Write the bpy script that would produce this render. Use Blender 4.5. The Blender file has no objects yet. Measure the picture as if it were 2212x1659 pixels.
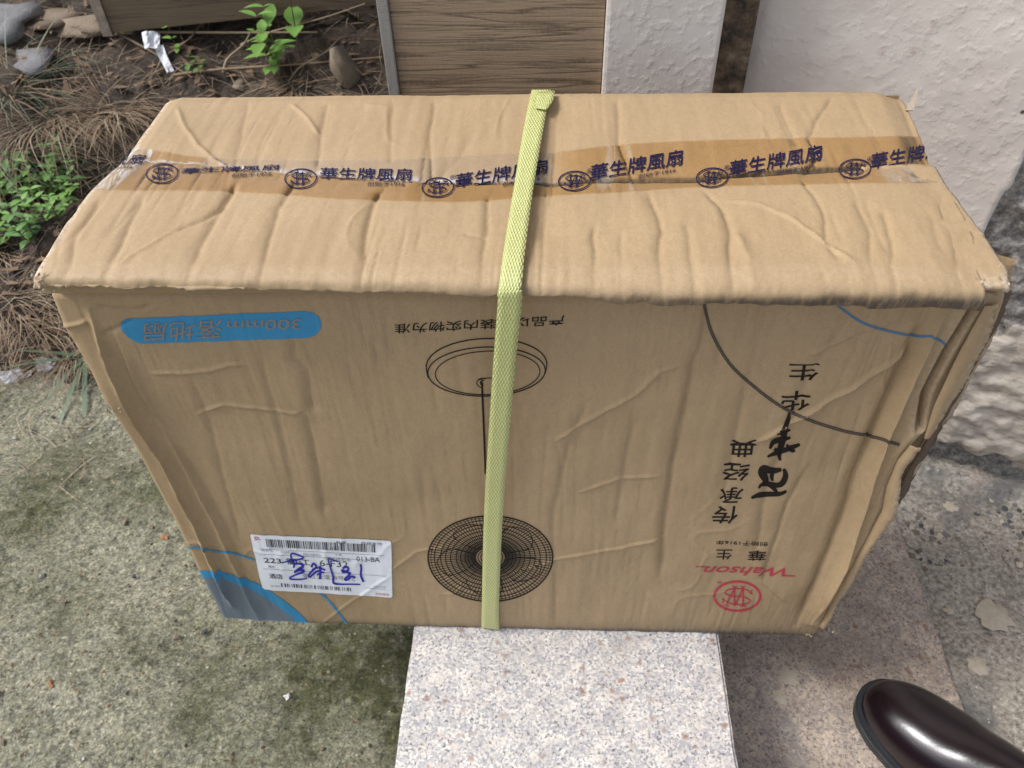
import bpy, bmesh, math, random
import numpy as np
from mathutils import Vector, Matrix, noise as mnoise

random.seed(7); rng = np.random.default_rng(7)
scene = bpy.context.scene
COL = scene.collection
rad = math.radians

# ------------------------------------------------------------------ camera, sky, sun, exposure
CAM = np.array([0.0273, -0.40257, 0.77668]); ROT = (0.77634528, 0.02473116, 0.04216823)
FPX = 800.0
cd = bpy.data.cameras.new('camera'); cam = bpy.data.objects.new('camera', cd); COL.objects.link(cam)
cam.location = CAM; cam.rotation_euler = ROT
cd.sensor_width = 36; cd.lens = 36 * FPX / 1024; cd.clip_start = 0.02; cd.clip_end = 300
cd.dof.use_dof = True; cd.dof.focus_distance = 0.66; cd.dof.aperture_fstop = 14
scene.camera = cam
SUN_EL, SUN_AZ = 54.0, 263.0            # azimuth clockwise from +Y
w = bpy.data.worlds.new('World'); scene.world = w; w.use_nodes = True
wn = w.node_tree.nodes; wl = w.node_tree.links
bg = wn['Background']; sk = wn.new('ShaderNodeTexSky'); sk.sky_type = 'NISHITA'; sk.sun_disc = False
sk.sun_elevation = rad(SUN_EL); sk.sun_rotation = rad(SUN_AZ); sk.air_density = 1.0; sk.dust_density = 3.0
hs = wn.new('ShaderNodeHueSaturation'); hs.inputs['Saturation'].default_value = 0.6
wl.new(sk.outputs[0], hs.inputs['Color']); wl.new(hs.outputs[0], bg.inputs['Color'])
bg.inputs['Strength'].default_value = 0.092
sd = bpy.data.lights.new('sun', 'SUN'); sd.energy = 1.2; sd.angle = rad(18); sd.color = (0.98, 0.99, 1.0)
sun = bpy.data.objects.new('sun', sd); COL.objects.link(sun)
_d = Vector((math.sin(rad(SUN_AZ)) * math.cos(rad(SUN_EL)), math.cos(rad(SUN_AZ)) * math.cos(rad(SUN_EL)), math.sin(rad(SUN_EL))))
sun.rotation_euler = _d.to_track_quat('Z', 'Y').to_euler()
vs = scene.view_settings; vs.view_transform = 'Standard'; vs.look = 'None'; vs.gamma = 1; vs.exposure = 1.24
scene.cycles.max_bounces = 8; scene.cycles.transparent_max_bounces = 12

# ------------------------------------------------------------------ survey: photo points (2212 x 1659) to places on real surfaces
SC = 1024 / 2212
RM = np.array(Matrix.Rotation(ROT[2], 3, 'Z') @ Matrix.Rotation(ROT[1], 3, 'Y') @ Matrix.Rotation(ROT[0], 3, 'X'))
def rays(p):
    p = np.atleast_2d(np.asarray(p, float)) * SC
    return np.stack([(p[:, 0] - 512) / FPX, -(p[:, 1] - 384) / FPX, -np.ones(len(p))], 1) @ RM.T
def proj(P):
    q = (np.asarray(P) - CAM) @ RM
    return np.stack([512 + FPX * q[:, 0] / -q[:, 2], 384 - FPX * q[:, 1] / -q[:, 2]], 1) / SC
def on_plane(p, o, n):
    d = rays(p); o = np.asarray(o, float); n = np.asarray(n, float)
    return CAM + d * (((o - CAM) @ n) / (d @ n))[:, None]
def at_z(p, z): return on_plane(p, (0, 0, z), (0, 0, 1))
def at_y(p, y): return on_plane(p, (0, y, 0), (0, 1, 0))

# ------------------------------------------------------------------ helpers
def link(name, me, mat=None, parent=None, smooth=False):
    o = bpy.data.objects.new(name, me); COL.objects.link(o)
    if mat is not None:
        for m in (mat if isinstance(mat, (list, tuple)) else [mat]): me.materials.append(m)
    if parent is not None: o.parent = parent
    if smooth: me.polygons.foreach_set('use_smooth', [True] * len(me.polygons))
    return o
def tag(o, label=None, cat=None, group=None, kind=None):
    if label: o['label'] = label
    if cat: o['category'] = cat
    if group: o['group'] = group
    if kind: o['kind'] = kind
    return o
def empty(name, loc=(0, 0, 0), rz=0):
    o = bpy.data.objects.new(name, None); COL.objects.link(o); o.location = loc; o.rotation_euler = (0, 0, rz)
    o.empty_display_size = 0.05
    return o
def mesh(name, V, F, mat=None, parent=None, smooth=False):
    me = bpy.data.meshes.new(name); me.from_pydata([tuple(map(float, v)) for v in V], [], [tuple(map(int, f)) for f in F]); me.update()
    return link(name, me, mat, parent, smooth)
def bm_obj(name, bm, mat=None, parent=None, smooth=False):
    me = bpy.data.meshes.new(name); bm.normal_update(); bm.to_mesh(me); bm.free()
    return link(name, me, mat, parent, smooth)
def add_box(bm, lo, hi, bev=0.0, seg=2):
    r = bmesh.ops.create_cube(bm, size=1)
    lo = Vector(lo); hi = Vector(hi)
    for v in r['verts']: v.co = Vector([lo[k] + (v.co[k] + .5) * (hi[k] - lo[k]) for k in range(3)])
    if bev:
        es = list({e for v in r['verts'] for e in v.link_edges})
        bmesh.ops.bevel(bm, geom=es, offset=bev, segments=seg, affect='EDGES', profile=.6)
def grid_faces(nr, nc, off=0):
    i = np.arange(nr - 1)[:, None] * nc + np.arange(nc - 1)[None, :]; i = i.ravel() + off
    return np.stack([i, i + 1, i + nc + 1, i + nc], 1)
def ipl(x, pts):                                   # piecewise linear through (x, y) points
    a = np.asarray(sorted(pts)); return np.interp(x, a[:, 0], a[:, 1])
def vnoise(X, Y, sc, seed=0):                      # smooth value noise in -1..1
    r = np.random.default_rng(seed).random((64, 64)) * 2 - 1
    x = np.asarray(X) * sc + 31.7; y = np.asarray(Y) * sc + 17.3
    xi = np.floor(x).astype(int); yi = np.floor(y).astype(int); fx = x - xi; fy = y - yi
    fx = fx * fx * (3 - 2 * fx); fy = fy * fy * (3 - 2 * fy)
    g = lambda a, b: r[a % 64, b % 64]
    return (g(xi, yi) * (1 - fx) + g(xi + 1, yi) * fx) * (1 - fy) + (g(xi, yi + 1) * (1 - fx) + g(xi + 1, yi + 1) * fx) * fy
def fbm(X, Y, sc, seed=0, n=4):
    return sum(vnoise(X, Y, sc * 2 ** k, seed + k) * .5 ** k for k in range(n))
def pldist(X, Y, pts):                             # distance and signed side to a polyline, and fade at its ends
    best = np.full(X.shape, 9e9); side = np.zeros(X.shape); tt = np.zeros(X.shape)
    pts = np.asarray(pts, float); L = np.linalg.norm(np.diff(pts, axis=0), axis=1); tot = L.sum(); acc = 0
    for (a, b, l) in zip(pts[:-1], pts[1:], L):
        d = (b - a) / l; px = X - a[0]; py = Y - a[1]; t = np.clip(px * d[0] + py * d[1], 0, l)
        dd = np.hypot(px - t * d[0], py - t * d[1]); sgn = np.sign(d[0] * py - d[1] * px)
        m = dd < best; best = np.where(m, dd, best); side = np.where(m, sgn, side); tt = np.where(m, (acc + t) / tot, tt); acc += l
    return best, side, tt
def sstep(a, b, x):
    t = np.clip((x - a) / (b - a), 0, 1); return t * t * (3 - 2 * t)

# ------------------------------------------------------------------ materials
class NT:
    def __init__(s, name):
        s.m = bpy.data.materials.new(name); s.m.use_nodes = True; s.t = s.m.node_tree
        s.b = s.t.nodes['Principled BSDF']; s.tc = s.t.nodes.new('ShaderNodeTexCoord'); s.co = s.tc.outputs['Object']
    def n(s, ty, **kw):
        o = s.t.nodes.new(ty)
        for k, v in kw.items():
            if k in o.inputs: s.put(o, k, v)
            else: setattr(o, k, v)
        return o
    def put(s, o, k, v):
        if hasattr(v, 'is_output'): s.t.links.new(v, o.inputs[k])
        else: o.inputs[k].default_value = v
    def set(s, k, v): s.put(s.b, k, v)
    def map(s, scale=(1, 1, 1), rot=(0, 0, 0), co=None):
        o = s.n('ShaderNodeMapping'); s.t.links.new(co or s.co, o.inputs['Vector']); o.inputs['Scale'].default_value = scale; o.inputs['Rotation'].default_value = rot
        return o.outputs[0]
    def noise(s, sc, det=4, rough=.55, dist=0, co=None, col=False):
        o = s.n('ShaderNodeTexNoise', Scale=sc, Detail=det, Roughness=rough, Distortion=dist); s.t.links.new(co or s.co, o.inputs['Vector'])
        return o.outputs['Color' if col else 'Fac']
    def vor(s, sc, out='Color', feat='F1', rnd=1.0, co=None):
        o = s.n('ShaderNodeTexVoronoi', Scale=sc, Randomness=rnd); o.feature = feat; s.t.links.new(co or s.co, o.inputs['Vector'])
        return o.outputs[out]
    def ramp(s, f, stops, interp='LINEAR'):
        o = s.n('ShaderNodeValToRGB'); s.t.links.new(f, o.inputs[0]); cr = o.color_ramp; cr.interpolation = interp
        while len(cr.elements) < len(stops): cr.elements.new(.5)
        for e, (p, c) in zip(cr.elements, stops):
            e.position = p; e.color = (c, c, c, 1) if not hasattr(c, '__len__') else (*c[:3], 1)
        return o.outputs[0]
    def mix(s, f, a, b, mode='MIX'):
        o = s.n('ShaderNodeMix', data_type='RGBA', blend_type=mode)
        for k, v in ((0, f), (6, a), (7, b)):
            if hasattr(v, 'is_output'): s.t.links.new(v, o.inputs[k])
            else: o.inputs[k].default_value = v if k == 0 else (*v[:3], 1)
        return o.outputs[2]
    def math(s, op, a, b=0.0, c=0.0):
        o = s.n('ShaderNodeMath', operation=op)
        for k, v in enumerate((a, b, c)):
            if hasattr(v, 'is_output'): s.t.links.new(v, o.inputs[k])
            else: o.inputs[k].default_value = v
        return o.outputs[0]
    def sep(s, v):
        o = s.n('ShaderNodeSeparateXYZ'); s.t.links.new(v, o.inputs[0]); return o.outputs
    def attr(s, name):
        return s.n('ShaderNodeAttribute', attribute_name=name).outputs['Fac']
    def bump(s, h, dist=.001, strength=1.0, prev=None):
        o = s.n('ShaderNodeBump', Distance=dist, Strength=strength); s.t.links.new(h, o.inputs['Height'])
        if prev is not None: s.t.links.new(prev, o.inputs['Normal'])
        s.t.links.new(o.outputs[0], s.b.inputs['Normal']); return o.outputs[0]
def plain(name, c, rough=.6, var=.12, sc=60, bump=0, spec=.5):
    t = NT(name); f = t.noise(sc, 4)
    t.set('Base Color', t.mix(f, [v * (1 - var) for v in c], [v * (1 + var) for v in c])); t.set('Roughness', rough); t.set('Specular IOR Level', spec)
    if bump: t.bump(t.noise(sc * 4, 4), bump)
    return t.m

KR = (0.378, 0.268, 0.150)
def kraft_mat(name, base=KR, smear=True, flute='X'):
    t = NT(name)
    fine = t.noise(1400, 3, .7); cl = t.noise(9, 5, .6); fib = t.noise(260, 4, .7, co=t.map((1, .35, .35)))
    c = t.mix(t.ramp(fine, [(.3, 0), (.7, 1)]), [v * .80 for v in base], [v * 1.16 for v in base])
    c = t.mix(t.ramp(t.noise(520, 3, .65), [(.42, .30), (.58, 0)]), c, [v * .70 for v in base])
    c = t.mix(t.ramp(fib, [(.35, 0), (.75, .35)]), c, [base[0] * 1.3, base[1] * 1.32, base[2] * 1.4])
    c = t.mix(t.ramp(cl, [(.35, 0), (.7, .4)]), c, [base[0] * .80, base[1] * .78, base[2] * .76])
    if smear:
        sm = t.noise(1, 6, .72, co=t.map((230, 26, 17)))
        pa = t.noise(5.5, 3, .5)
        k = t.math('MULTIPLY', t.ramp(sm, [(.50, 0), (.66, 1)]), t.ramp(pa, [(.50, 0), (.64, .30)]))
        c = t.mix(k, c, (.09, .07, .055))
        sp = t.vor(55, 'Distance'); k2 = t.ramp(sp, [(.02, 1), (.035, 0)])
        c = t.mix(t.math('MULTIPLY', k2, t.ramp(t.noise(30, 1), [(.6, 0), (.64, .8)])), c, (.06, .045, .03))
    scuff = t.math('MULTIPLY', t.attr('wear'), t.ramp(t.noise(240, 5, .7), [(.38, 0), (.6, 1)]))
    c = t.mix(scuff, c, (.60, .50, .38))
    dirt_shade = t.math('MULTIPLY', t.attr('dirt'), t.ramp(t.noise(300, 5, .75, co=t.map((1, .2, .2))), [(.3, .35), (.55, 1)]))
    c = t.mix(dirt_shade, c, (.095, .075, .058))
    t.set('Base Color', c); t.set('Roughness', .62); t.set('Specular IOR Level', .28)
    wv = t.n('ShaderNodeTexWave', Scale=150.0 / 6.28, Distortion=1.2, Detail=1.0); wv.bands_direction = flute; t.t.links.new(t.co, wv.inputs['Vector'])
    h = t.math('ADD', t.math('MULTIPLY', wv.outputs['Fac'], t.math('MULTIPLY', t.ramp(cl, [(.4, .1), (.65, 1)]), .55)), t.math('MULTIPLY', t.noise(120, 5, .6), .9))
    t.bump(h, .00042)
    return t.m
M = {}
M['kraft'] = kraft_mat('kraft_cardboard')
M['kraft_top'] = kraft_mat('kraft_cardboard_clean', smear=False)
M['kraft_inner'] = kraft_mat('kraft_inner_liner', (.36, .27, .18), smear=False)
M['torn'] = plain('torn_paper_fibre', (.42, .34, .25), .9, .35, 500, .0006, .1)
M['torn_dark'] = plain('torn_board_edge', (.15, .11, .08), .9, .5, 500, .0006, .1)
M['black_ink'] = plain('black_print', (.014, .011, .009), .6, .3, 300, 0, .15)
M['grey_ink'] = plain('grey_print', (.07, .052, .038), .5, .3, 900)
M['navy_ink'] = plain('navy_print', (.010, .008, .042), .45, .3, 300, 0, .15)
M['red_ink'] = plain('red_print', (.42, .035, .055), .5, .15, 400)
M['blue_ink'] = plain('blue_print', (.025, .23, .43), .55, .14, 500)
M['grey_blue'] = plain('grey_blue_halftone', (.135, .165, .20), .55, .2, 900)
M['dull_blue'] = plain('dull_blue_print', (.06, .15, .26), .55, .25, 900)
M['orange_ink'] = plain('brown_knockout', (.26, .20, .15), .55, .15, 500)
M['pen'] = plain('blue_marker', (.012, .008, .33), .4, .15, 300)
M['sticker'] = plain('white_sticker_paper', (.74, .76, .80), .45, .04, 80)
M['label_ink'] = plain('thermal_print', (.045, .045, .05), .5, .3, 900)
M['label_grey'] = plain('thermal_print_faint', (.30, .30, .32), .5, .2, 900)

# tape: a clear film that deepens the board under it, whitish where it has come loose, with crinkle glints painted white
t = NT('clear_tape')
tr = t.n('ShaderNodeBsdfTransparent'); tr.inputs[0].default_value = (.955, .885, .77, 1)
tr2 = t.n('ShaderNodeBsdfTransparent'); tr2.inputs[0].default_value = (.99, .985, .97, 1)
lo = t.math('MAXIMUM', t.attr('loose'), t.ramp(t.noise(22, 3, .55, .6, co=t.map((3.4, .5, 1))), [(.62, 0), (.66, .95)]))
mA = t.n('ShaderNodeMixShader'); t.t.links.new(lo, mA.inputs[0]); t.t.links.new(tr.outputs[0], mA.inputs[1])
milk_glint = t.n('ShaderNodeMixShader'); t.t.links.new(t.math('ADD', .06, t.math('MULTIPLY', t.math('MULTIPLY', t.attr('milky'), .65), t.ramp(t.noise(60, 4, .6, 1.5, co=t.map((1.5, .6, 1), (0, 0, .5))), [(.47, 0), (.62, 1)]))), milk_glint.inputs[0])  # base white stands in for sky reflection on the loose film
df = t.n('ShaderNodeBsdfDiffuse'); df.inputs[0].default_value = (.75, .74, .74, 1)
t.t.links.new(tr2.outputs[0], milk_glint.inputs[1]); t.t.links.new(df.outputs[0], milk_glint.inputs[2]); t.t.links.new(milk_glint.outputs[0], mA.inputs[2])
gl = t.n('ShaderNodeBsdfGlossy'); gl.inputs['Roughness'].default_value = .14
bp = t.n('ShaderNodeBump', Distance=.0003, Strength=.6); t.t.links.new(t.noise(140, 4, .6, co=t.map((1, .4, 1))), bp.inputs['Height']); t.t.links.new(bp.outputs[0], gl.inputs['Normal'])
fr = t.n('ShaderNodeFresnel', IOR=1.28); t.t.links.new(bp.outputs[0], fr.inputs['Normal'])
mB = t.n('ShaderNodeMixShader'); t.t.links.new(fr.outputs[0], mB.inputs[0]); t.t.links.new(mA.outputs[0], mB.inputs[1]); t.t.links.new(gl.outputs[0], mB.inputs[2])
out = t.t.nodes['Material Output']; t.t.links.new(mB.outputs[0], out.inputs['Surface']); t.t.nodes.remove(t.b)
M['tape'] = t.m

# strap: woven yellow-green plastic with embossed diamonds
t = NT('green_strapping'); uv = t.sep(t.tc.outputs['UV'])
a_ = t.math('MULTIPLY', uv[0], 6.2832 * 3.5); b_ = t.math('MULTIPLY', uv[1], 6.2832 * 78)
s1 = t.math('SINE', t.math('ADD', a_, b_)); s2 = t.math('SINE', t.math('SUBTRACT', a_, b_))
h = t.math('MULTIPLY', s1, s2); hh = t.math('ABSOLUTE', h)
c = t.mix(t.ramp(hh, [(.0, 0), (.45, 1)]), (.36, .39, .10), (.64, .66, .29))
c = t.mix(t.ramp(t.noise(30, 4), [(.4, 0), (.7, .35)]), c, (.50, .48, .20))
t.set('Base Color', c); t.set('Roughness', .30); t.set('Subsurface Weight', 0.0); t.bump(hh, .0006); M['strap'] = t.m

# granite
def granite(name, dirty):
    t = NT(name)
    wc = t.n('ShaderNodeMix', data_type='VECTOR'); wc.inputs[0].default_value = .006; t.t.links.new(t.co, wc.inputs[4]); t.t.links.new(t.noise(180, 3, .6, col=True), wc.inputs[5]); wc = wc.outputs[1]
    v1 = t.noise(330, 3, .62, .5); v2 = t.sep(t.vor(300, 'Color', co=wc))
    c = t.ramp(v1, [(.32, (.13, .125, .13)), (.42, (.38, .375, .39)), (.49, (.62, .60, .585)), (.58, (.84, .80, .76))])
    c = t.mix(t.ramp(v2[0], [(.62, 0), (.66, .6)]), c, (.80, .74, .67)); c = t.mix(t.ramp(v2[1], [(.74, 0), (.78, .65)]), c, (.44, .45, .49))
    c = t.mix(t.ramp(t.noise(85, 4, .6), [(.56, 0), (.70, .5)]), c, (.42, .42, .45))
    ru = t.math('MULTIPLY', t.ramp(t.vor(105, 'Distance', co=wc), [(.12, 1), (.46, 0)]), t.ramp(t.sep(t.vor(105, 'Color', co=wc))[0], [(.78, 0), (.95, 1)]))
    c = t.mix(ru, c, (.36, .22, .15))
    c = t.mix(1.0, c, t.ramp(t.noise(48, 4, .6), [(.36, (.66, .65, .66)), (.5, (.76, .745, .725)), (.62, (.88, .86, .83))]), 'MULTIPLY')
    if dirty:
        c = t.mix(1.0, c, (.84, .73, .62), 'MULTIPLY')
        c = t.mix(t.ramp(t.noise(9, 6, .65), [(.46, 0), (.70, .6)]), c, (.17, .13, .10))
        c = t.mix(t.ramp(t.noise(16, 5, .6, co=t.map((1, .5, 1), (0, 0, .6))), [(.55, 0), (.75, .5)]), c, (.22, .22, .23))
    else:
        c = t.mix(t.ramp(t.noise(14, 5, .6), [(.5, 0), (.75, .35)]), c, (.40, .35, .30))
    t.set('Base Color', c); t.set('Roughness', .55); t.bump(t.noise(220, 5, .7), .0007); return t.m
M['granite'] = granite('pale_speckled_granite', False); M['granite_dirty'] = granite('soiled_speckled_granite', True)

# mossy concrete
t = NT('mossy_concrete')
pz = t.noise(170, 8, .88); big = t.noise(6, 6, .62); mid = t.noise(28, 5, .65)
c = t.ramp(pz, [(.36, (.07, .062, .042)), (.44, (.35, .335, .255)), (.53, (.55, .53, .42)), (.62, (.80, .775, .66))])
mo = t.math('ADD', t.math('MULTIPLY', t.ramp(big, [(.42, 0), (.68, 1)]), .75), t.math('MULTIPLY', t.ramp(mid, [(.45, 0), (.68, 1)]), .4))
mo = t.math('MULTIPLY', mo, t.ramp(pz, [(.35, 1), (.7, .35)]))
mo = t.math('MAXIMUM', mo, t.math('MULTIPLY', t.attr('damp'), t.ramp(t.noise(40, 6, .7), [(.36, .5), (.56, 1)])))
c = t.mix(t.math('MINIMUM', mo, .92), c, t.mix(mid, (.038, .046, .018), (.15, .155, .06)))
pv = t.vor(120, 'Distance'); pc = t.vor(120, 'Color'); ps = t.sep(pc)
pm = t.math('MULTIPLY', t.ramp(pv, [(.22, 1), (.3, 0)]), t.ramp(ps[0], [(.74, 0), (.76, 1)]))
c = t.mix(pm, c, t.ramp(ps[1], [(0, (.05, .05, .055)), (.25, (.33, .20, .11)), (.5, (.40, .36, .22)), (.8, (.45, .42, .38)), (1, (.62, .60, .55))]))
gr = t.sep(t.vor(420, 'Color'))[0]; c = t.mix(1.0, c, t.ramp(gr, [(0, (.55, .54, .52)), (.25, (.95, .95, .93)), (.75, (1.05, 1.04, 1.0)), (1, (1.5, 1.45, 1.32))]), 'MULTIPLY')
t.set('Base Color', c); t.set('Roughness', .85); t.set('Specular IOR Level', .3)
c = t.mix(1.0, c, t.ramp(t.noise(75, 5, .7), [(.34, (.50, .50, .48)), (.46, (.95, .95, .93)), (.62, (1.2, 1.18, 1.1))]), 'MULTIPLY'); t.set('Base Color', c)
b1 = t.bump(t.math('ADD', pz, t.math('MULTIPLY', pm, .4)), .009); M['moss'] = t.m

# dirty gutter concrete
t = NT('grimy_concrete')
pz = t.noise(170, 6, .72); big = t.noise(8, 6, .62)
c = t.ramp(pz, [(.32, (.10, .088, .07)), (.47, (.33, .29, .235)), (.66, (.60, .54, .45))])
c = t.mix(t.ramp(big, [(.50, 0), (.64, .75)]), c, (.11, .11, .105))
c = t.mix(t.ramp(t.noise(17, 5, .6), [(.55, 0), (.7, .5)]), c, (.38, .29, .23))
pv = t.vor(160, 'Distance'); ps = t.sep(t.vor(160, 'Color'))
c = t.mix(t.math('MULTIPLY', t.ramp(pv, [(.16, 1), (.24, 0)]), t.ramp(ps[0], [(.82, 0), (.84, 1)])), c, (.60, .56, .50))
t.set('Base Color', c); t.set('Roughness', .6); t.bump(pz, .003); M['gutter'] = t.m

# soil
t = NT('dark_soil'); pz = t.noise(120, 6, .75)
c = t.ramp(pz, [(.28, (.010, .008, .006)), (.5, (.045, .032, .022)), (.62, (.10, .072, .05)), (.8, (.19, .14, .10))])
c = t.mix(t.ramp(t.noise(5, 4), [(.45, 0), (.65, .7)]), c, (.10, .068, .042))
t.set('Base Color', c); t.set('Roughness', .9); t.bump(pz, .008); M['soil'] = t.m

# painted, flaking wall
t = NT('flaking_painted_plaster'); pa = t.attr('paint'); be = t.attr('beige')
sp = t.noise(60, 6, .6); pnt = t.ramp(t.noise(9, 5, .6), [(.35, (.63, .555, .485)), (.7, (.73, .655, .58))])
pnt = t.mix(t.ramp(t.noise(24, 5, .65), [(.64, 0), (.70, .55)]), pnt, (.44, .31, .22))
pnt = t.mix(t.ramp(t.vor(14, 'Distance'), [(.03, 1), (.05, 0)]), pnt, (.05, .045, .04))
dk = t.ramp(t.noise(110, 6, .75), [(.3, (.045, .043, .04)), (.47, (.17, .155, .14)), (.64, (.42, .385, .34))])
bg_ = t.ramp(t.noise(55, 6, .72, co=t.map((.6, .6, 2.2))), [(.3, (.24, .20, .16)), (.5, (.52, .45, .37)), (.75, (.68, .61, .52))])
c = t.mix(t.ramp(be, [(.35, 0), (.65, 1)]), dk, bg_); c = t.mix(t.ramp(pa, [(.44, 0), (.56, 1)]), c, pnt)
t.set('Base Color', c); t.set('Roughness', .6)
t.bump(t.math('ADD', t.math('MULTIPLY', t.ramp(t.noise(105, 3, .5), [(.42, 0), (.8, 1)], 'EASE'), 1.0), t.math('MULTIPLY', t.noise(16, 3), .5)), .00055)
M['wall'] = t.m
t = NT('painted_render'); c = t.ramp(t.noise(11, 4, .6), [(.35, (.64, .575, .51)), (.7, (.73, .67, .605))])
t.set('Base Color', c); t.set('Roughness', .55); t.bump(t.ramp(t.noise(115, 3, .5), [(.42, 0), (.85, 1)], 'EASE'), .00055); M['post'] = t.m
t = NT('crack_mortar'); c = t.ramp(t.noise(45, 5, .7), [(.35, (.03, .025, .02)), (.5, (.13, .09, .055)), (.7, (.30, .22, .15))])
t.set('Base Color', c); t.set('Roughness', .9); t.bump(t.noise(60, 5), .006); M['mortar'] = t.m

# wood-look stone tile: horizontal wavy veins
def tile_mat(name, k):
    t = NT(name); wp = t.noise(12, 4, .55, co=t.map((1, 1, .6)))
    z = t.sep(t.co)[2]; x = t.sep(t.co)[0]
    ph = t.math('ADD', t.math('MULTIPLY', z, 560.0), t.math('ADD', t.math('MULTIPLY', wp, 15.0), t.math('MULTIPLY', t.noise(60, 3, co=t.map((1, 1, 1.2))), 4.0)))
    def veins(sx, sz, wd, lac):
        n_ = t.noise(1, 3, .5, lac, co=t.map((sx, sx, sz))); return t.ramp(t.math('ABSOLUTE', t.math('SUBTRACT', n_, .5)), [(0, 1), (wd, 0)])
    wv = t.math('MAXIMUM', t.math('MULTIPLY', veins(2.6, 62, .034, .25), .8), t.math('MULTIPLY', veins(4, 120, .03, .3), .5))
    v2 = t.noise(1, 5, .6, .4, co=t.map((14, 14, 190)))
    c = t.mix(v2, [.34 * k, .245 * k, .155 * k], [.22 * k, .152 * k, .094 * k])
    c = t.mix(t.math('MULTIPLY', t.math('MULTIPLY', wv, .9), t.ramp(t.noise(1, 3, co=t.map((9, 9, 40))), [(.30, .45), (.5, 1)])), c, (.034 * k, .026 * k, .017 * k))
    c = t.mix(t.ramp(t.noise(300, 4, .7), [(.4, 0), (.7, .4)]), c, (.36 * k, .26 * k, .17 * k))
    t.set('Base Color', c); t.set('Roughness', .5); t.bump(t.math('SUBTRACT', v2, t.math('MULTIPLY', wv, .5)), .0007); return t.m
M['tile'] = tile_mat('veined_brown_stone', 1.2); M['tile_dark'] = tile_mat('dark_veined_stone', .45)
M['tile_edge'] = plain('grey_tile_edge', (.30, .28, .25), .7, .2, 200, .001)
M['tile_edge_pale'] = plain('chipped_pale_tile_edge', (.24, .20, .155), .8, .75, 45, .002)
M['concrete'] = plain('grey_concrete', (.16, .155, .14), .9, .4, 70, .003)
M['stone'] = plain('tan_field_stone', (.21, .16, .11), .85, .3, 60, .003)
M['stone_grey'] = plain('grey_field_stone', (.17, .165, .165), .85, .4, 60, .003)
def leafmat(name, c):
    t = NT(name); oi = t.n('ShaderNodeObjectInfo'); f = t.noise(35, 3)
    cc = t.mix(f, [v * .75 for v in c], [v * 1.3 for v in c]); t.set('Base Color', cc); t.set('Roughness', .42)
    t.set('Transmission Weight', 0.0); return t.m
M['leaf'] = leafmat('fresh_green_leaf', (.15, .28, .06)); M['leaf2'] = leafmat('mid_green_leaf', (.10, .20, .05))
M['stem'] = plain('plant_stem', (.11, .10, .045), .7, .3, 90)
M['blade'] = leafmat('green_grass_blade', (.085, .125, .065)); M['straw'] = plain('dry_straw', (.24, .165, .10), .8, .5, 25)
M['straw2'] = plain('pale_straw', (.33, .26, .17), .8, .35, 25); M['twig'] = plain('dry_twig', (.19, .145, .10), .85, .4, 60)
M['deadleaf'] = plain('dead_leaf', (.17, .105, .06), .8, .5, 20)
M['paper'] = plain('white_scrap', (.66, .67, .70), .35, .12, 60); M['orange'] = plain('orange_scrap', (.60, .10, .02), .5, .2, 60)
t = NT('polished_burgundy_leather'); c = t.mix(t.noise(8, 3), (.006, .0032, .005), (.010, .0036, .0062)); t.set('Base Color', c); t.set('Roughness', .26)
t.set('Specular IOR Level', .55); t.set('Coat Weight', .35); t.set('Coat Roughness', .2); t.bump(t.noise(420, 3), .00012); M['leather'] = t.m
M['sole'] = plain('black_rubber_sole', (.012, .015, .019), .42, .2, 90, .0003)

# ------------------------------------------------------------------ THE SETTING
Z_G, Z_T, Z_GU = -0.18, -0.15, -0.165       # mossy ground, granite step, gutter floor
CX0, CX1 = -0.1125, 0.205                   # sides of the granite coping
def sheet(name, xs, ys, zf, mat, attrs=None):
    X, Y = np.meshgrid(xs, ys); Z = zf(X, Y)
    o = mesh(name, np.stack([X.ravel(), Y.ravel(), Z.ravel()], 1), grid_faces(len(ys), len(xs)), mat, smooth=True)
    for k, f in (attrs or {}).items():
        a = o.data.attributes.new(k, 'FLOAT', 'POINT'); a.data.foreach_set('value', f(X, Y).ravel().astype(np.float32))
    return tag(o, kind='structure')
def spaced(a, b, f0, f1, fine, coarse):     # fine spacing inside f0..f1, coarse outside
    r = []
    if a < f0: r += list(np.arange(a, f0, coarse))
    r += list(np.arange(max(a, f0), min(b, f1), fine))
    if b > f1: r += list(np.arange(f1, b, coarse))
    return np.array(r + [b])
tag(mesh('ground', [(-60, -60, -.34), (60, -60, -.34), (60, 60, -.34), (-60, 60, -.34)], [(0, 1, 2, 3)], M['soil']), kind='structure')
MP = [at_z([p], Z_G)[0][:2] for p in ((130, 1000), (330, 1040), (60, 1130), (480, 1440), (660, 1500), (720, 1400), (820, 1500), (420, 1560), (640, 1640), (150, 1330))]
def dark_green(X, Y): return np.clip(sum(.75 * np.exp(-(np.hypot(X - q[0], Y - q[1]) / r_) ** 2) for q, r_ in zip(MP, (.09, .08, .07, .05, .06, .06, .05, .035, .035, .05))) + sstep(.10, .0, np.abs(X - CX0) + .03 * fbm(X, Y, 25, 5)) + .9 * sstep(.30, .0, Y * 0 + np.hypot((X + .30) / 1.2, (Y - .28))), 0, 1)  # darker green in moss patches, along the coping and around the carton corner
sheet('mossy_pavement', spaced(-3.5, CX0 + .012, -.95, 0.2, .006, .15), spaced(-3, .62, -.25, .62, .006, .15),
      lambda X, Y: Z_G + .006 * fbm(X, Y, 9, 3) + .0022 * fbm(X, Y, 60, 8), M['moss'], {'damp': dark_green})
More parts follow.
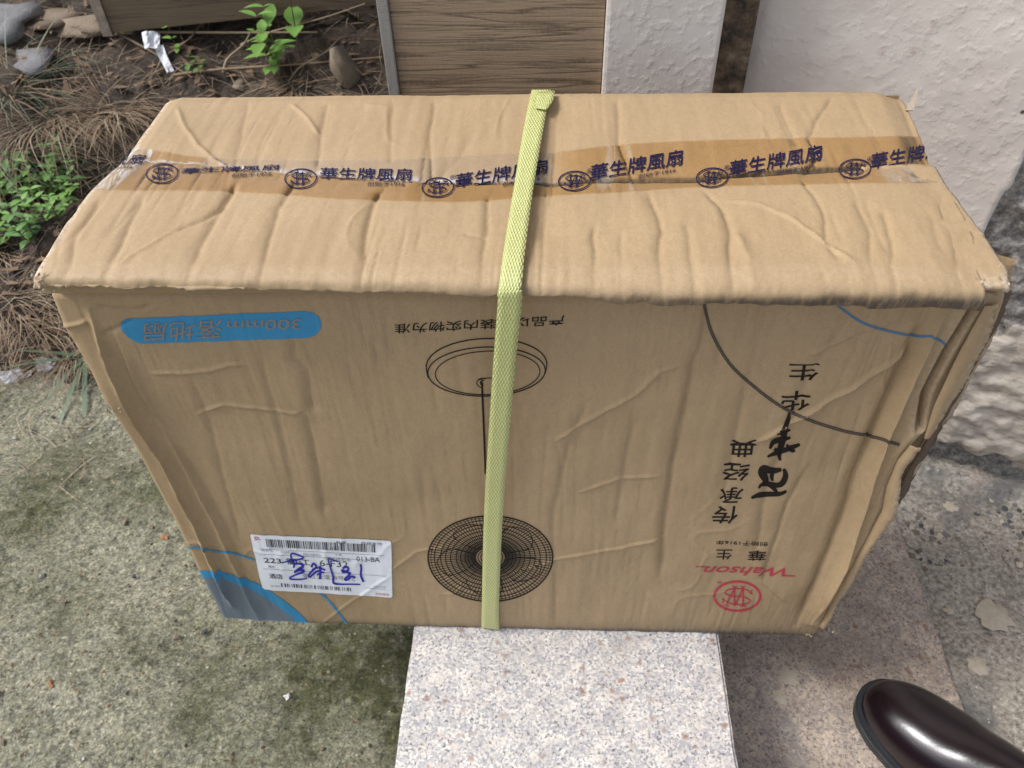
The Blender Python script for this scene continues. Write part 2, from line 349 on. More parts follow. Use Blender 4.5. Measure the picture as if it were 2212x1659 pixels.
def soil_z(X, Y):
    e = .525 + .03 * fbm(X, X * 0, 9, 4)
    base = Z_G - .03 + .26 * np.clip(Y - .5, -.2, 1.5) + .045 * sstep(-.02, .06, Y - e) + .085 * sstep(.92, 1.15, Y)
    return base + .022 * fbm(X, Y, 7, 11) + .010 * fbm(X, Y, 30, 21)
sheet('soil_bank', spaced(-4, 1.2, -1.6, .2, .012, .2), spaced(.45, 5, .45, 1.6, .012, .2), soil_z, M['soil'])
def gz(X, Y): return Z_GU + .004 * fbm(X, Y, 12, 6) + .0015 * fbm(X, Y, 70, 9) + .02 * sstep(.03, .0, .352 - (X - .575) * .312 - Y)
sheet('gutter', spaced(.48, 3, .48, .85, .006, .15), spaced(-2.5, .62, -.2, .62, .006, .15), gz, M['gutter'])

def slab(name, lo, hi, mat, parent=None, bev=.0028, jag=.0015, seed=0):
    bm = bmesh.new(); add_box(bm, lo, hi)
    bmesh.ops.subdivide_edges(bm, edges=[e for e in bm.edges if abs((e.verts[0].co - e.verts[1].co).y) > .1], cuts=120, use_grid_fill=True)
    bmesh.ops.bevel(bm, geom=[e for e in bm.edges if e.calc_face_angle(0) > .5], offset=bev, segments=2, affect='EDGES')
    for v in bm.verts:
        n = mnoise.noise(v.co * 70 + Vector((seed, 0, 0))) + .6 * mnoise.noise(v.co * 25)
        v.co += Vector((n * jag * (1 if v.co.x > (lo[0] + hi[0]) / 2 else -1), 0, n * jag * .3))
    return bm_obj(name, bm, mat, parent, smooth=False)
pw = empty('parapet_wall', (.05, -.4, Z_G))
def child_of(root, o):
    o.parent = root; o.matrix_parent_inverse = Matrix.Translation(-Vector(root.location)); return o
child_of(pw, slab('coping', (CX0, -1.8, -.035), (CX1, .395, 0), M['granite'], seed=3))
bm = bmesh.new(); add_box(bm, (CX0 + .012, -1.79, -.33), (CX1 - .012, .394, -.0352)); child_of(pw, bm_obj('masonry', bm, M['concrete']))
tag(pw, 'low parapet wall with a pale speckled granite coping under the carton', 'wall')
st = empty('granite_step', (.35, -.3, Z_T))
child_of(st, slab('tread', (CX1 - .011, -1.2, Z_T - .022), (.5065, .40, Z_T), M['granite_dirty'], seed=9, bev=.003))
bm = bmesh.new(); add_box(bm, (CX1 - .011, -1.19, -.33), (.497, .395, Z_T - .0222)); child_of(st, bm_obj('riser', bm, M['concrete']))
tag(st, 'soiled granite step with mortar spots beside the parapet wall', 'step')

# tiled pier and painted post behind the carton
PY = .40
pier = empty('tiled_pier', (-.03, PY, Z_G))
bm = bmesh.new(); add_box(bm, (-.134, PY + .017, -.3), (.0765, PY + .35, 1.3)); child_of(pier, bm_obj('core', bm, M['concrete']))
bm = bmesh.new(); add_box(bm, (-.1345, PY + .004, -.3), (.0765, PY + .0165, 1.3), .001); child_of(pier, bm_obj('front_tile', bm, M['tile']))
bm = bmesh.new(); add_box(bm, (-.1462, PY, -.3), (-.1348, PY + .35, 1.3), .0012); child_of(pier, bm_obj('side_tile', bm, M['tile_edge']))
tag(pier, 'square pier clad in brown veined stone tile behind the carton', 'pier')
bm = bmesh.new(); add_box(bm, (.0772, PY - .006, -.3), (.1905, PY + .35, 1.4), .004)
tag(bm_obj('painted_post', bm, M['post'], smooth=False), 'cream painted rough post between the brown pier and the flaking wall', 'post')

# flaking wall, with the paint layer standing proud of the broken render
W0 = np.array([.197, .4715, 0]); WE = np.array([.9546, -.298, 0]); WN = np.array([-.298, -.9546, 0])
us = spaced(0, 3.2, 0, .72, .0045, .12); zs = spaced(-.30, 3.0, -.18, .58, .0045, .12)
U, Zw = np.meshgrid(us, zs); Pw = W0 + U[..., None] * WE + np.stack([0 * U, 0 * U, Zw], -1); px = proj(Pw.reshape(-1, 3)).reshape(*U.shape, 2)
def wu(p):
    q = on_plane(p, W0, WN); return np.stack([(q - W0) @ WE, q[:, 2]], 1)
bl = wu([(2400, 60), (2290, 215), (2212, 305), (2192, 350), (2182, 388), (2163, 420), (2148, 452), (2128, 492), (2090, 560), (2040, 660), (1990, 760), (1900, 900), (1700, 1200)])
bl = bl[np.argsort(bl[:, 0])]
f1 = fbm(U, Zw, 16, 31); f2 = fbm(U, Zw, 60, 41)
zb = np.interp(U, bl[:, 0], bl[:, 1])
paint = sstep(-.006, .006, Zw - zb + .014 * f1 + .004 * f2)
paint = np.where(Zw > .62, 1, paint) * sstep(.008, .014, U + .006 * f1 + .003 * f2)
zq = wu([(2150, 700)])[0, 1]
beige = sstep(-.01, .01, zq - Zw + .03 * f1 + .01 * f2) * sstep(-.004, .01, Zw + .118 + .03 * f1)
disp = .009 * paint + (.0035 - .0026 * paint) * f1 + .0022 * f2 * (1 - paint) * 1.8 + .0004 * f2 + .004 * beige - .03 * sstep(.014, .003, U) - .012 * sstep(-.09, -.125, Zw + .02 * f1)
wl_o = mesh('plaster_wall', (Pw + disp[..., None] * WN).reshape(-1, 3), grid_faces(len(zs), len(us)), M['wall'], smooth=True)
for k, f in (('paint', paint), ('beige', beige)):
    a = wl_o.data.attributes.new(k, 'FLOAT', 'POINT'); a.data.foreach_set('value', f.ravel().astype(np.float32))
so = wl_o.modifiers.new('thick', 'SOLIDIFY'); so.thickness = .15; so.offset = 1 if False else -1
tag(wl_o, 'cream painted plaster wall flaking to rough grey and beige render at its foot', 'wall')
bm = bmesh.new(); add_box(bm, (.1915, PY + .03, -.3), (.2300, PY + .30, 1.4))
tag(bm_obj('cracked_mortar', bm, M['mortar']), 'broken brown mortar in the gap between painted post and wall', 'mortar')

# far tiled planter
pl = empty('tiled_planter', (-.6, 1.25, 0)); A = at_y([(222, 72)], 1.2)[0]; B = at_y([(812, 10)], 1.24)[0]
def prism(name, A, B, z0, z1, dep, mat, zs=0):
    d = (B - A); d[2] = 0; d /= np.linalg.norm(d); n = np.array([-d[1], d[0], 0]); V = []
    for P, za in ((A, 0), (B, zs)):
        for q in (0, dep):
            for z in (z0, z1): V.append((*(P + n * q)[:2], z + (za if z == z0 else 0)))
    F = [(0, 4, 5, 1), (2, 3, 7, 6), (0, 1, 3, 2), (4, 6, 7, 5), (1, 5, 7, 3), (0, 2, 6, 4)]
    return mesh(name, V, F, mat)
d = (B - A) * np.array([1, 1, 0]); d /= np.linalg.norm(d)
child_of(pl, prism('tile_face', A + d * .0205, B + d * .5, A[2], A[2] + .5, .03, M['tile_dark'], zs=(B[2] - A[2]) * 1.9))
child_of(pl, prism('tile_end', A + np.array([0, -.004, 0]), A + d * .020 + np.array([0, -.004, 0]), A[2] - .005, A[2] + .5, .6, M['tile_edge_pale']))
child_of(pl, prism('footing', A + np.array([.06, .10, 0]), B + d * .5 + np.array([0, .10, 0]), -.1, A[2] + .3, .3, M['soil']))  # dark soil material, also standing in for the shade below the tiles
tag(pl, 'dark brown tiled planter with a chipped pale edge beyond the soil', 'planter')

# ------------------------------------------------------------------ THE CARTON
H = .465; KY = .028                                   # height; lean of the front panel
box = empty('cardboard_carton', (0, .12, 0))
tag(box, 'dented brown cardboard fan carton strapped and taped, lying across the granite coping', 'carton')
def part(name, me_or_obj, mat=None, parent=None): return me_or_obj
def on_front(p): return on_plane(p, (0, 0, 0), (0, 1, -KY))
def on_top(p): return at_z(p, H)

Lout = on_front([(98, 628), (131, 703), (171, 783), (214, 862), (236, 898), (278, 961), (317, 1037), (365, 1124), (405, 1199), (480, 1351)])
Rout = on_front([(2186, 628), (2160, 696), (2090, 835), (2034, 936), (1987, 1010), (1905, 1159), (1836, 1260), (1768, 1371)])
def xl_f(t): return np.interp(t, Lout[::-1, 2], Lout[::-1, 0])
def xr_f(t): return np.interp(t, Rout[::-1, 2], Rout[::-1, 0])

# creases: (points on the photo, width, amount, profile)
FC = [
 ([(325,806),(397,808),(456,802),(496,789),(532,791)], .0026, .0016, 'g'),
 ([(631,723),(635,775),(662,802),(678,898)], .0055, -.0040, 'f'),
 ([(658,894),(672,950),(684,1017),(700,1110)], .0055, -.0036, 'f'),
 ([(420,898),(480,878),(555,886),(635,898),(658,890)], .0025, .0015, 'g'),
 ([(246,719),(305,858),(397,985),(488,1144),(550,1300)], .0070, -.0034, 'f'),
 ([(420,822),(470,985),(496,1084),(520,1180)], .006, -.0024, 'f'),
 ([(560,760),(590,880),(625,1010),(650,1130)], .006, -.0018, 'f'),
 ([(1523,733),(1500,779),(1477,890),(1454,997),(1435,1135),(1425,1250)], .0062, -.0058, 'f'),
 ([(1523,640),(1530,690),(1520,733)], .005, -.003, 'f'),
 ([(1977,742),(1949,774),(1889,811),(1843,844),(1792,867),(1769,885),(1741,899),(1685,927),(1634,955)], .0030, .0036, 'g'),
 ([(1940,696),(1852,719),(1796,747),(1740,770)], .0032, .0020, 'g'),
 ([(1199,960),(1264,913),(1370,853),(1426,802),(1472,788)], .0028, .0020, 'g'),
 ([(1090,1240),(1199,1209),(1292,1191),(1370,1177),(1440,1165)], .0026, .0018, 'g'),
 ([(1270,870),(1240,930),(1218,1010),(1194,1108),(1199,1353)], .0055, -.0026, 'f'),
 ([(1380,900),(1350,1000),(1330,1140)], .008, -.002, 'f'),
 ([(1426,1030),(1330,1040),(1250,1070)], .0030, .0013, 'g'),
 ([(2046,663),(1960,840),(1889,1020),(1824,1205),(1750,1344)], .0055, .0066, 'g'),
 ([(2010,680),(1930,840),(1855,1020),(1790,1190),(1720,1350)], .0050, -.0048, 'g'),
 ([(1995,690),(1920,860),(1861,1000)], .006, -.0020, 'f'),
 ([(1840,680),(1750,811),(1700,940),(1657,1066),(1630,1205)], .0075, -.0030, 'f'),
 ([(1740,1020),(1704,1089),(1670,1180),(1650,1260)], .0045, -.0036, 'f'),
 ([(1650,700),(1610,850),(1580,990),(1560,1100)], .008, -.0020, 'f'),
 ([(1640,1255),(1680,1285),(1700,1300)], .0025, .0015, 'g'),
 ([(845,1230),(900,1190),(960,1180)], .0022, .0014, 'g'), ([(690,1350),(760,1300),(845,1240)], .0022, .0012, 'g'),
 ([(150,740),(215,880),(275,985),(330,1090),(400,1230),(470,1335)], .0062, -.0095, 'g'),
 ([(195,665),(240,780),(295,900),(350,985),(420,1125),(505,1310)], .0040, .0062, 'g'),
 ([(255,720),(300,830),(390,990),(470,1140),(560,1340)], .0045, .0030, 'g'),
 ([(131,705),(165,697),(190,690)], .0022, .0022, 'g'),
 ([(205,660),(260,668),(305,668),(330,655)], .0025, -.0020, 'g'),
 ([(218,716),(250,708),(290,690)], .003, -.0018, 'g'),
]
TC = [
 ([(380,230),(400,275),(425,310),(460,340),(510,365)], .0032, .0030, 'g'),
 ([(628,222),(655,245),(672,272),(688,292)], .0030, .0026, 'g'),
 ([(370,500),(440,475),(485,445),(505,395)], .0035, -.0032, 'g'),
 ([(240,580),(290,545),(370,500)], .003, .0018, 'g'),
 ([(538,210),(522,280),(505,340)], .008, -.0030, 'f'),
 ([(510,395),(480,450),(425,530),(400,612)], .0070, -.0048, 'f'),
 ([(705,220),(690,290),(680,360)], .0062, -.0030, 'f'), ([(640,380),(602,450),(580,540),(560,612)], .0062, -.0050, 'f'),
 ([(850,210),(840,350)], .007, -.0024, 'f'), ([(830,400),(810,430),(790,500),(780,612)], .0064, -.0056, 'f'),
 ([(940,210),(930,280),(925,390)], .0052, -.0034, 'f'),
 ([(1060,420),(1050,500),(1042,550),(1045,618)], .0052, -.0042, 'f'),
 ([(1000,505),(1050,510)], .003, -.002, 'g'),
 ([(215,425),(165,510),(150,600)], .0060, -.0044, 'f'), ([(310,425),(280,480),(240,560),(225,610)], .0062, -.0046, 'f'),
 ([(160,440),(130,520),(118,600)], .004, -.003, 'f'),
 ([(1281,480),(1286,540),(1281,618)], .0042, -.0040, 'f'),
 ([(1331,215),(1341,320),(1370,390)], .0062, -.0034, 'f'), ([(1400,410),(1426,500),(1421,550),(1426,610)], .0056, -.0050, 'f'),
 ([(1521,412),(1556,450),(1578,495),(1581,615)], .0050, -.0058, 'f'), ([(1590,500),(1620,560),(1625,610)], .005, .0025, 'g'),
 ([(1686,225),(1716,320)], .0060, -.0030, 'f'),
 ([(1803,205),(1766,260),(1741,300),(1766,340),(1740,375)], .0030, -.0034, 'f'), ([(1735,385),(1751,415),(1776,460),(1791,530),(1816,570)], .0038, -.0042, 'f'),
 ([(1571,435),(1631,445),(1706,475),(1781,525),(1856,580)], .0028, .0030, 'g'),
 ([(1846,435),(1876,495),(1886,600)], .0055, -.0036, 'f'), ([(1906,455),(1931,540),(1926,610)], .0050, -.0040, 'f'),
 ([(2040,440),(2066,500),(2068,600)], .0050, -.0034, 'f'), ([(1480,480),(1490,610)], .005, -.003, 'f'), ([(1340,500),(1345,612)], .004, -.002, 'f'),
 ([(1200,210),(1200,320),(1180,430),(1165,530)], .016, -.0040, 'g'),
]
def apply(X, Y, lst, mapf, wob):
    D = np.zeros(X.shape)
    Xw = X + wob * fbm(X, Y, 22, 51, 4); Yw = Y + wob * fbm(X, Y, 22, 61, 4)
    for pts, wd, amp, kind in lst:
        if kind == 'g' and wd <= .0036: wd *= .62; amp *= .82
        dd, sd_, tt = pldist(Xw, Yw, mapf(pts)); fade = np.minimum(sstep(0, .10, tt), sstep(0, .10, 1 - tt)) * .75 + .25
        g = np.exp(-(dd / wd) ** 2)
        if kind == 'g': D += amp * fade * (.45 * g + .75 * np.exp(-dd / (wd * .5)))
        else: D += amp * fade * (np.exp(-dd / (wd * .42)) * .62 + sd_ * (dd / wd) * np.exp(-(dd / (wd * 1.9)) ** 2) * .16)
    return D
def crinkle(X, Y, fx, fy, seed, wd=.10):             # sharp crushed lines that wander along the flutes
    n_ = vnoise(X + .0022 * fbm(X, Y, 10, seed + 9, 3), Y * fy / fx, fx, seed) + .25 * vnoise(X, Y * fy / fx, fx * 2.3, seed + 1)
    m = sstep(.05, .65, vnoise(X, Y, 13, seed + 2)) ; return np.exp(-np.abs(n_) / wd) * m
def flutes(X, Y, seed, lo_, hi_):                      # fine broken lines where the flutes of the board show through
    a = np.abs(vnoise(X + .0012 * fbm(X, Y, 14, seed), Y * .018, 130, seed)); m = sstep(.1, .7, vnoise(X, Y * .5, 30, seed + 3))
    return -.00075 * np.exp(-(a / .10) ** 2) * (lo_ + (hi_ - lo_) * m)

class Surf:                                           # a grid of points one can lay prints and films on
    def __init__(s, P, plane, togrid): s.P = P; s.plane = plane; s.togrid = togrid; s.N = s.normals()
    def normals(s):
        du = np.gradient(s.P, axis=1); dv = np.gradient(s.P, axis=0); n = np.cross(du, dv); n /= np.linalg.norm(n, axis=2, keepdims=True) + 1e-12
        c = (s.P - CAM); n *= np.where((n * c).sum(2, keepdims=True) > 0, -1, 1); return n
    def ev(s, g, off=0.0):
        nr, nc, _ = s.P.shape; c = np.clip(g[:, 0], 0, nc - 1.001); r = np.clip(g[:, 1], 0, nr - 1.001)
        ci = c.astype(int); ri = r.astype(int); fc = (c - ci)[:, None]; fr_ = (r - ri)[:, None]
        def bl_(A): return (A[ri, ci] * (1 - fc) + A[ri, ci + 1] * fc) * (1 - fr_) + (A[ri + 1, ci] * (1 - fc) + A[ri + 1, ci + 1] * fc) * fr_
        return bl_(s.P) + off * bl_(s.N)
    def fit(s, p, it=3):
        p = np.asarray(p, float); acc = np.zeros_like(p)
        for _ in range(it):
            g = s.togrid(s.plane(p + acc)); acc += np.clip(p - proj(s.ev(g)), -25, 25) * .8
        return s.togrid(s.plane(p + acc))

# --- body: a tube of panels whose front is creased
NF, NT_ = 500, 340
tt_ = np.linspace(0, H - .004, NT_)
_k = np.linspace(0, 1, 400); _w = np.cumsum(1 + 2.2 * sstep(.84, .95, _k) + 1.6 * sstep(.10, .03, _k)); _w = (_w - _w[0]) / (_w[-1] - _w[0]); aa = np.interp(np.linspace(0, 1, NF), _w, _k)
T, Aa = np.meshgrid(tt_, aa, indexing='ij')
Xf = xl_f(T) + Aa * (xr_f(T) - xl_f(T))
D = 1.12 * apply(Xf, T, FC, lambda p: on_front(p)[:, [0, 2]], .0010)
D += .0022 * fbm(Xf, T, 8, 71, 3) + .0003 * fbm(Xf, T * .25, 90, 81, 2) + flutes(Xf, T, 131, .15, .8) - .0009 * crinkle(Xf, T, 34, 1.6, 301, .07) + .0011 * crinkle(Xf, T, 22, 15, 311, .05) - .0007 * crinkle(Xf, T, 70, 4, 321)
D -= .0075 * sstep(H - .034, H - .018, T) * ipl(Xf, [(-.31, 1), (-.05, .9), (.1, .5), (.32, .5)])
# dark split along the right edge, above and below the torn place
g1 = on_front([(2118, 640), (2046, 757), (2000, 850), (1985, 925)])[:, [0, 2]]
g2 = on_front([(1990, 935), (1950, 985), (1918, 1045), (1912, 1090), (1878, 1160), (1838, 1222), (1808, 1278), (1779, 1340)])[:, [0, 2]]
d1, s1_, t1_ = pldist(Xf, T, g1); d2, s2_, t2_ = pldist(Xf, T, g2)
D += -.011 * np.exp(-(d1 / .0021) ** 2) + .0025 * np.exp(-(d1 / .010) ** 2)
sd2 = d2 * s2_                                          # positive on the right of the downward line
if np.sign(sd2[30, -2]) < 0: sd2 = -sd2
low = sstep(.34, .29, T + .0)
D += low * (-.0130 * sstep(-.0008, .0022, sd2) * np.exp(-np.clip(sd2, 0, 1) / .03) + .0040 * np.exp(-((sd2 + .006) / .006) ** 2))
# rolled vertical corners, and the bottom edge tucked under
xl_, xr_ = xl_f(T), xr_f(T)
el = Xf - xl_; er = xr_ - Xf
Yf = KY * T - D
def corner(e, r): return r - np.sqrt(np.clip(r * r - np.clip(r - e, 0, r) ** 2, 0, None))
Yf += corner(el, .007) + corner(er, .006) + corner(T, .0035) * .7
Pf = np.stack([Xf, Yf, T], -1)
FRONT = Surf(Pf, on_front, lambda q: np.stack([np.interp((q[:, 0] - xl_f(q[:, 2])) / (xr_f(q[:, 2]) - xl_f(q[:, 2])), aa, np.arange(NF)), q[:, 2] / (H - .004) * (NT_ - 1)], 1))
V = [Pf.reshape(-1, 3)]; F = [grid_faces(NT_, NF)]; nV = NT_ * NF
OUTR = on_top([(2181, 585), (2166, 555), (2132, 502), (2096, 455), (2060, 408), (2040, 378), (2003, 305), (1978, 246), (1950, 192)])[:, :2]
OUTL = on_top([(64, 597), (104, 540), (144, 475), (194, 410), (232, 372), (272, 330), (326, 262), (370, 200)])[:, :2] + np.array([.003, 0])
def side(xe, outw, bulge, bx):                         # side panel from the front edge back to y = .25
    global nV
    k = np.linspace(0, 1, 14); K, TT = np.meshgrid(k, tt_); y0 = Yf[:, 0 if outw < 0 else -1][:, None]
    o_ = OUTL if outw < 0 else OUTR; yk = y0 + (.2495 - y0) * K
    lin = xe(TT) * (1 - K) + bx * K; top_ = np.interp(yk, o_[:, 1], o_[:, 0]); e0 = xe(TT); g_ = sstep(0, .12, K); bl2 = np.clip(TT / H, 0, 1) ** 2
    X = lin * (1 - g_ * bl2) + (top_ + (e0 - xe(np.full_like(TT, H))) * (1 - K)) * g_ * bl2 + outw * bulge * np.sin(np.pi * K) * np.sin(np.pi * np.clip(TT / H, 0, 1)) + .002 * fbm(K * .3, TT, 12, 91)
    X[:, 0] = xe(tt_)
    Y = y0 + (.2495 - y0) * K
    V.append(np.stack([X, Y, TT - .007 * sstep(0, .08, K) * sstep(.8, 1, TT / H)], -1).reshape(-1, 3)); f = grid_faces(NT_, 14, nV); F.append(f if outw > 0 else f[:, ::-1]); nV += NT_ * 14
    return X[:, -1]
side(xl_f, -1, -.002, -.304); side(xr_f, 1, .005, .314)
V.append(np.array([(-.308, .25, 0), (.316, .25, 0), (.316, .25, H - .004), (-.308, .25, H - .004)])); F.append(np.array([(nV + 1, nV, nV + 3, nV + 2)])); nV += 4
# underside and the inner flaps that close the top under the outer ones
V.append(np.array([(-.306, .004, .0012), (.303, .004, .0012), (.316, .249, .0012), (-.308, .249, .0012)])); F.append(np.array([(nV, nV + 3, nV + 2, nV + 1)])); nV += 4
xs_ = np.linspace(0, 1, 60); ys_ = np.linspace(0, 1, 30); Xg, Yg = np.meshgrid(xs_, ys_)
Yt0 = .004 + Yg * .2455; _a = np.interp(Yt0, OUTL[:, 1], OUTL[:, 0]) + .002; Xt0 = _a + Xg * (np.interp(Yt0, OUTR[:, 1], OUTR[:, 0]) - _a - .0005)
Zt0 = H - .0085 + .0010 * fbm(Xt0, Yt0, 20, 17) - .006 * (1 - Yg) ** 14 - .004 * sstep(.985, 1, Xg) ** 2
V.append(np.stack([Xt0, Yt0, Zt0], -1).reshape(-1, 3)); F.append(grid_faces(30, 60, nV)); nV += 1800
body = mesh('body', np.concatenate(V), [tuple(f) for a in F for f in a], M['kraft'], smooth=True)
def set_attr(o, name, vals):
    a = o.data.attributes.new(name, 'FLOAT', 'POINT'); v = np.zeros(len(o.data.vertices), np.float32); v[:len(vals)] = vals; a.data.foreach_set('value', v)
wear_f = .75 * sstep(.004, .0, el) + .5 * sstep(.005, .0, er) + .35 * np.exp(-(d2 / .004) ** 2) * low + .30 * np.exp(-(d1 / .012) ** 2)
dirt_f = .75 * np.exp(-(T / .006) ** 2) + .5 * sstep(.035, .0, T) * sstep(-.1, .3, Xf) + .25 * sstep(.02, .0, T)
dirt_f += .55 * low * sstep(.001, .004, sd2) * sstep(.05, .03, sd2)
set_attr(body, 'wear', np.clip(wear_f, 0, 1).ravel()); set_attr(body, 'dirt', np.clip(dirt_f, 0, 1).ravel())
child_of(box, body)

# --- top: back flap and front flap in one survey grid; the front one rolls over the edge
seam_px = [(240, 340), (330, 352), (430, 358), (500, 367), (620, 378), (750, 387), (900, 398), (1050, 402), (1156, 396), (1256, 393), (1356, 390), (1506, 392), (1571, 385), (1806, 372), (1906, 362), (2035, 358)]
SE = at_z(seam_px, H - .005)[:, :2]
LT = on_top([(366, 200), (322, 262), (268, 330), (228, 372), (190, 410), (140, 475), (100, 540), (62, 592)])[:, :2]
RT = on_top([(1950, 190), (1978, 250), (2003, 310), (2040, 385), (2060, 420), (2086, 460), (2106, 505), (2115, 555), (2117, 590)])[:, :2]
def xl_t(y): return np.interp(y, LT[::-1, 1], LT[::-1, 0])
def xr_t(y): return np.interp(y, RT[::-1, 1], RT[::-1, 0])
NC, NB, NFt = 460, 96, 100
ca = np.linspace(0, 1, NC)
YB = .2502 + .0012 * np.sin(ca * 9); YF = .009
def y_seam(a, y=.13): return np.interp(xl_t(y) + a * (xr_t(y) - xl_t(y)), SE[:, 0], SE[:, 1])
ysm = y_seam(ca)
rows_y = [YB + (ysm - YB) * k for k in np.linspace(0, 1, NB)] + [ysm + (YF - ysm) * k for k in np.linspace(0, 1, NFt)[1:]]
Yt = np.array(rows_y); Xt = xl_t(Yt) + ca[None, :] * (xr_t(Yt) - xl_t(Yt))
serr = .0006 * vnoise(Yt * 420, Yt * 0, 1, 5) * (ca[None, :] > .999) * (Yt < .11)
Xt = Xt + serr
Dt = .8 * apply(Xt, Yt, TC, lambda p: on_top(p)[:, :2], .0018) * (.25 + .75 * sstep(.2502, .225, Yt)) * (.35 + .65 * sstep(.0, .03, Yt)) + .0014 * fbm(Xt, Yt, 7, 101, 3) + .0003 * fbm(Xt, Yt * .3, 80, 111, 2) + flutes(Xt, Yt, 151, .1, .7) + 1.5 * flutes(Xt, Yt, 171, .1, 1.0) * sstep(.075, .03, Yt)
Dt += (-.0013 * crinkle(Xt, Yt, 32, 1.8, 331, .07) + .0011 * crinkle(Xt, Yt, 20, 14, 341, .05) - .0009 * crinkle(Xt, Yt, 75, 4, 351)) * (.2 + .8 * sstep(.2502, .235, Yt))
sD, sS, _ = pldist(Xt, Yt, SE)
frontside = (np.arange(len(Yt)) >= NB)[:, None]
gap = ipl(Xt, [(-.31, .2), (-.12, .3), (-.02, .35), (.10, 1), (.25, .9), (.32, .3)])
GRV = -.0042 * gap * np.exp(-(sD / .0022) ** 2); Dt += GRV - .0032 * np.exp(-(sD / .022) ** 2)
Dt += np.where(frontside, .0014, 0) * ipl(Xt, [(-.3, 1), (0, 1), (.08, -.4), (.3, -.6)]) * np.exp(-sD / .02)
Dt -= .0025 * sstep(.012, .0, Xt - xl_t(Yt)) + .0045 * sstep(.03, 0, xr_t(Yt) - Xt) * (Yt < .12) * .6 + .006 * sstep(.025, 0, xr_t(Yt) - Xt) * (Yt > .12)
Dt -= .0020 * sstep(.012, .0, .2502 - Yt) 
Zt = H + Dt
# lip rows
ra = ca[None, :]
lipd = ipl(ca, [(0, .009), (.25, .010), (.45, .013), (.6, .015), (.8, .017), (1, .020)]) + .0018 * fbm(ca * .6, ca * 0, 30, 7) + .0008*fbm(ca*.6,ca*0,120,8)
rety = ipl(ca, [(0, .017), (.5, .014), (.62, .016), (1, .020)]); retz = ipl(ca, [(0, .030), (.06, .031), (.3, .026), (.47, .018), (.6, .016), (1, .018)])
outy = ipl(ca, [(0, .004), (.4, .006), (.55, .009), (.75, .012), (1, .010)]) + .0012 * fbm(ca * .6, ca * 0 + 3, 40, 9)
zt_e = Zt[-1]; de = zt_e - H
ctrl = [(YF + 0 * ca, zt_e), (-.0 + .001 * 0 + (.001 - outy * .55), zt_e - .0022), (-outy, zt_e - .0075), (-outy * .92, H + de * .5 - lipd * .85), (-outy * .45, H - lipd - .0005), (.3 * rety, H - .35 * lipd - .65 * retz * .9 - .001), (rety, H - retz), (rety + .004, H - retz - .002)]
cy = np.array([c[0] + 0 * ca for c in ctrl]); cz = np.array([c[1] + 0 * ca for c in ctrl])
def catmull(C, n):
    out_ = []; K = len(C)
    for i in range(K - 1):
        p0, p1, p2, p3 = C[max(i - 1, 0)], C[i], C[i + 1], C[min(i + 2, K - 1)]
        for u in np.linspace(0, 1, n, endpoint=False)[(1 if i == 0 else 0):]:
            out_.append(.5 * (2 * p1 + (p2 - p0) * u + (2 * p0 - 5 * p1 + 4 * p2 - p3) * u * u + (3 * p1 - p0 - 3 * p2 + p3) * u ** 3))
    return np.array(out_ + [C[-1]])
ly = catmull(cy, 4); lz = catmull(cz, 4); nl = len(ly)
lx = np.repeat(Xt[-1][None], nl, 0)
lw = np.linspace(0, 1, nl)[:, None]
ly = ly + (.0010 * fbm(lx * 1.0, lw * .02, 60, 5) + .0005 * fbm(lx, lw * .05, 200, 6)) * np.sin(lw * np.pi)
Yt = np.concatenate([Yt, ly]); Xt = np.concatenate([Xt, lx]); Zt = np.concatenate([Zt, lz])
Pt = np.stack([Xt, Yt, Zt], -1)
def top_grid(q):
    y = q[:, 1]; a = (q[:, 0] - xl_t(y)) / (xr_t(y) - xl_t(y)); s_ = np.interp(np.clip(a, 0, 1), ca, ysm); yb = np.interp(np.clip(a, 0, 1), ca, YB)
    r = np.where(y > s_, (yb - y) / (yb - s_) * (NB - 1), NB - 1 + (s_ - y) / (s_ - YF) * (NFt - 1))
    return np.stack([a * (NC - 1), np.clip(r, 0, NB + NFt - 2)], 1)
TOP = Surf(Pt, on_top, top_grid)
_v = np.linspace(0, 1, 40); _y = -.001 + _v * .14; _xo = np.interp(_y, OUTR[:, 1], OUTR[:, 0]); _u = np.linspace(0, 1, 26)
Ud, Vd = np.meshgrid(_u, _v); Yd = -.001 + Vd * .14; Xd = (_xo[:, None] - .055) + Ud * (.057 + .0006 * vnoise(Vd * 30, Ud * 0, 4, 3))
Zd = H - .0024 + .0010 * fbm(Xd, Yd, 40, 77, 3) - .0020 * sstep(.90, 1, Ud) ** 2 - .0035 * sstep(.014, 0, Yd) ** 1.5 + .0012 * crinkle(Xd, Yd, 60, 40, 401) - .0022 * sstep(.3, 1, Ud) * sstep(.03, .14, Yd)
df_ = mesh('dust_flap', np.stack([Xd, Yd, Zd], -1).reshape(-1, 3), grid_faces(40, 26), M['kraft_top'], smooth=True)
set_attr(df_, 'wear', (.8 * sstep(.9, 1, Ud) + .7 * sstep(.012, 0, Yd)).ravel()); _m = df_.modifiers.new('board', 'SOLIDIFY'); _m.thickness = .0036; _m.offset = -1; child_of(box, df_)
Pb = Pt.copy(); Pb[:len(GRV), :, 2] -= GRV * .92; TAPE = Surf(Pb, on_top, top_grid)
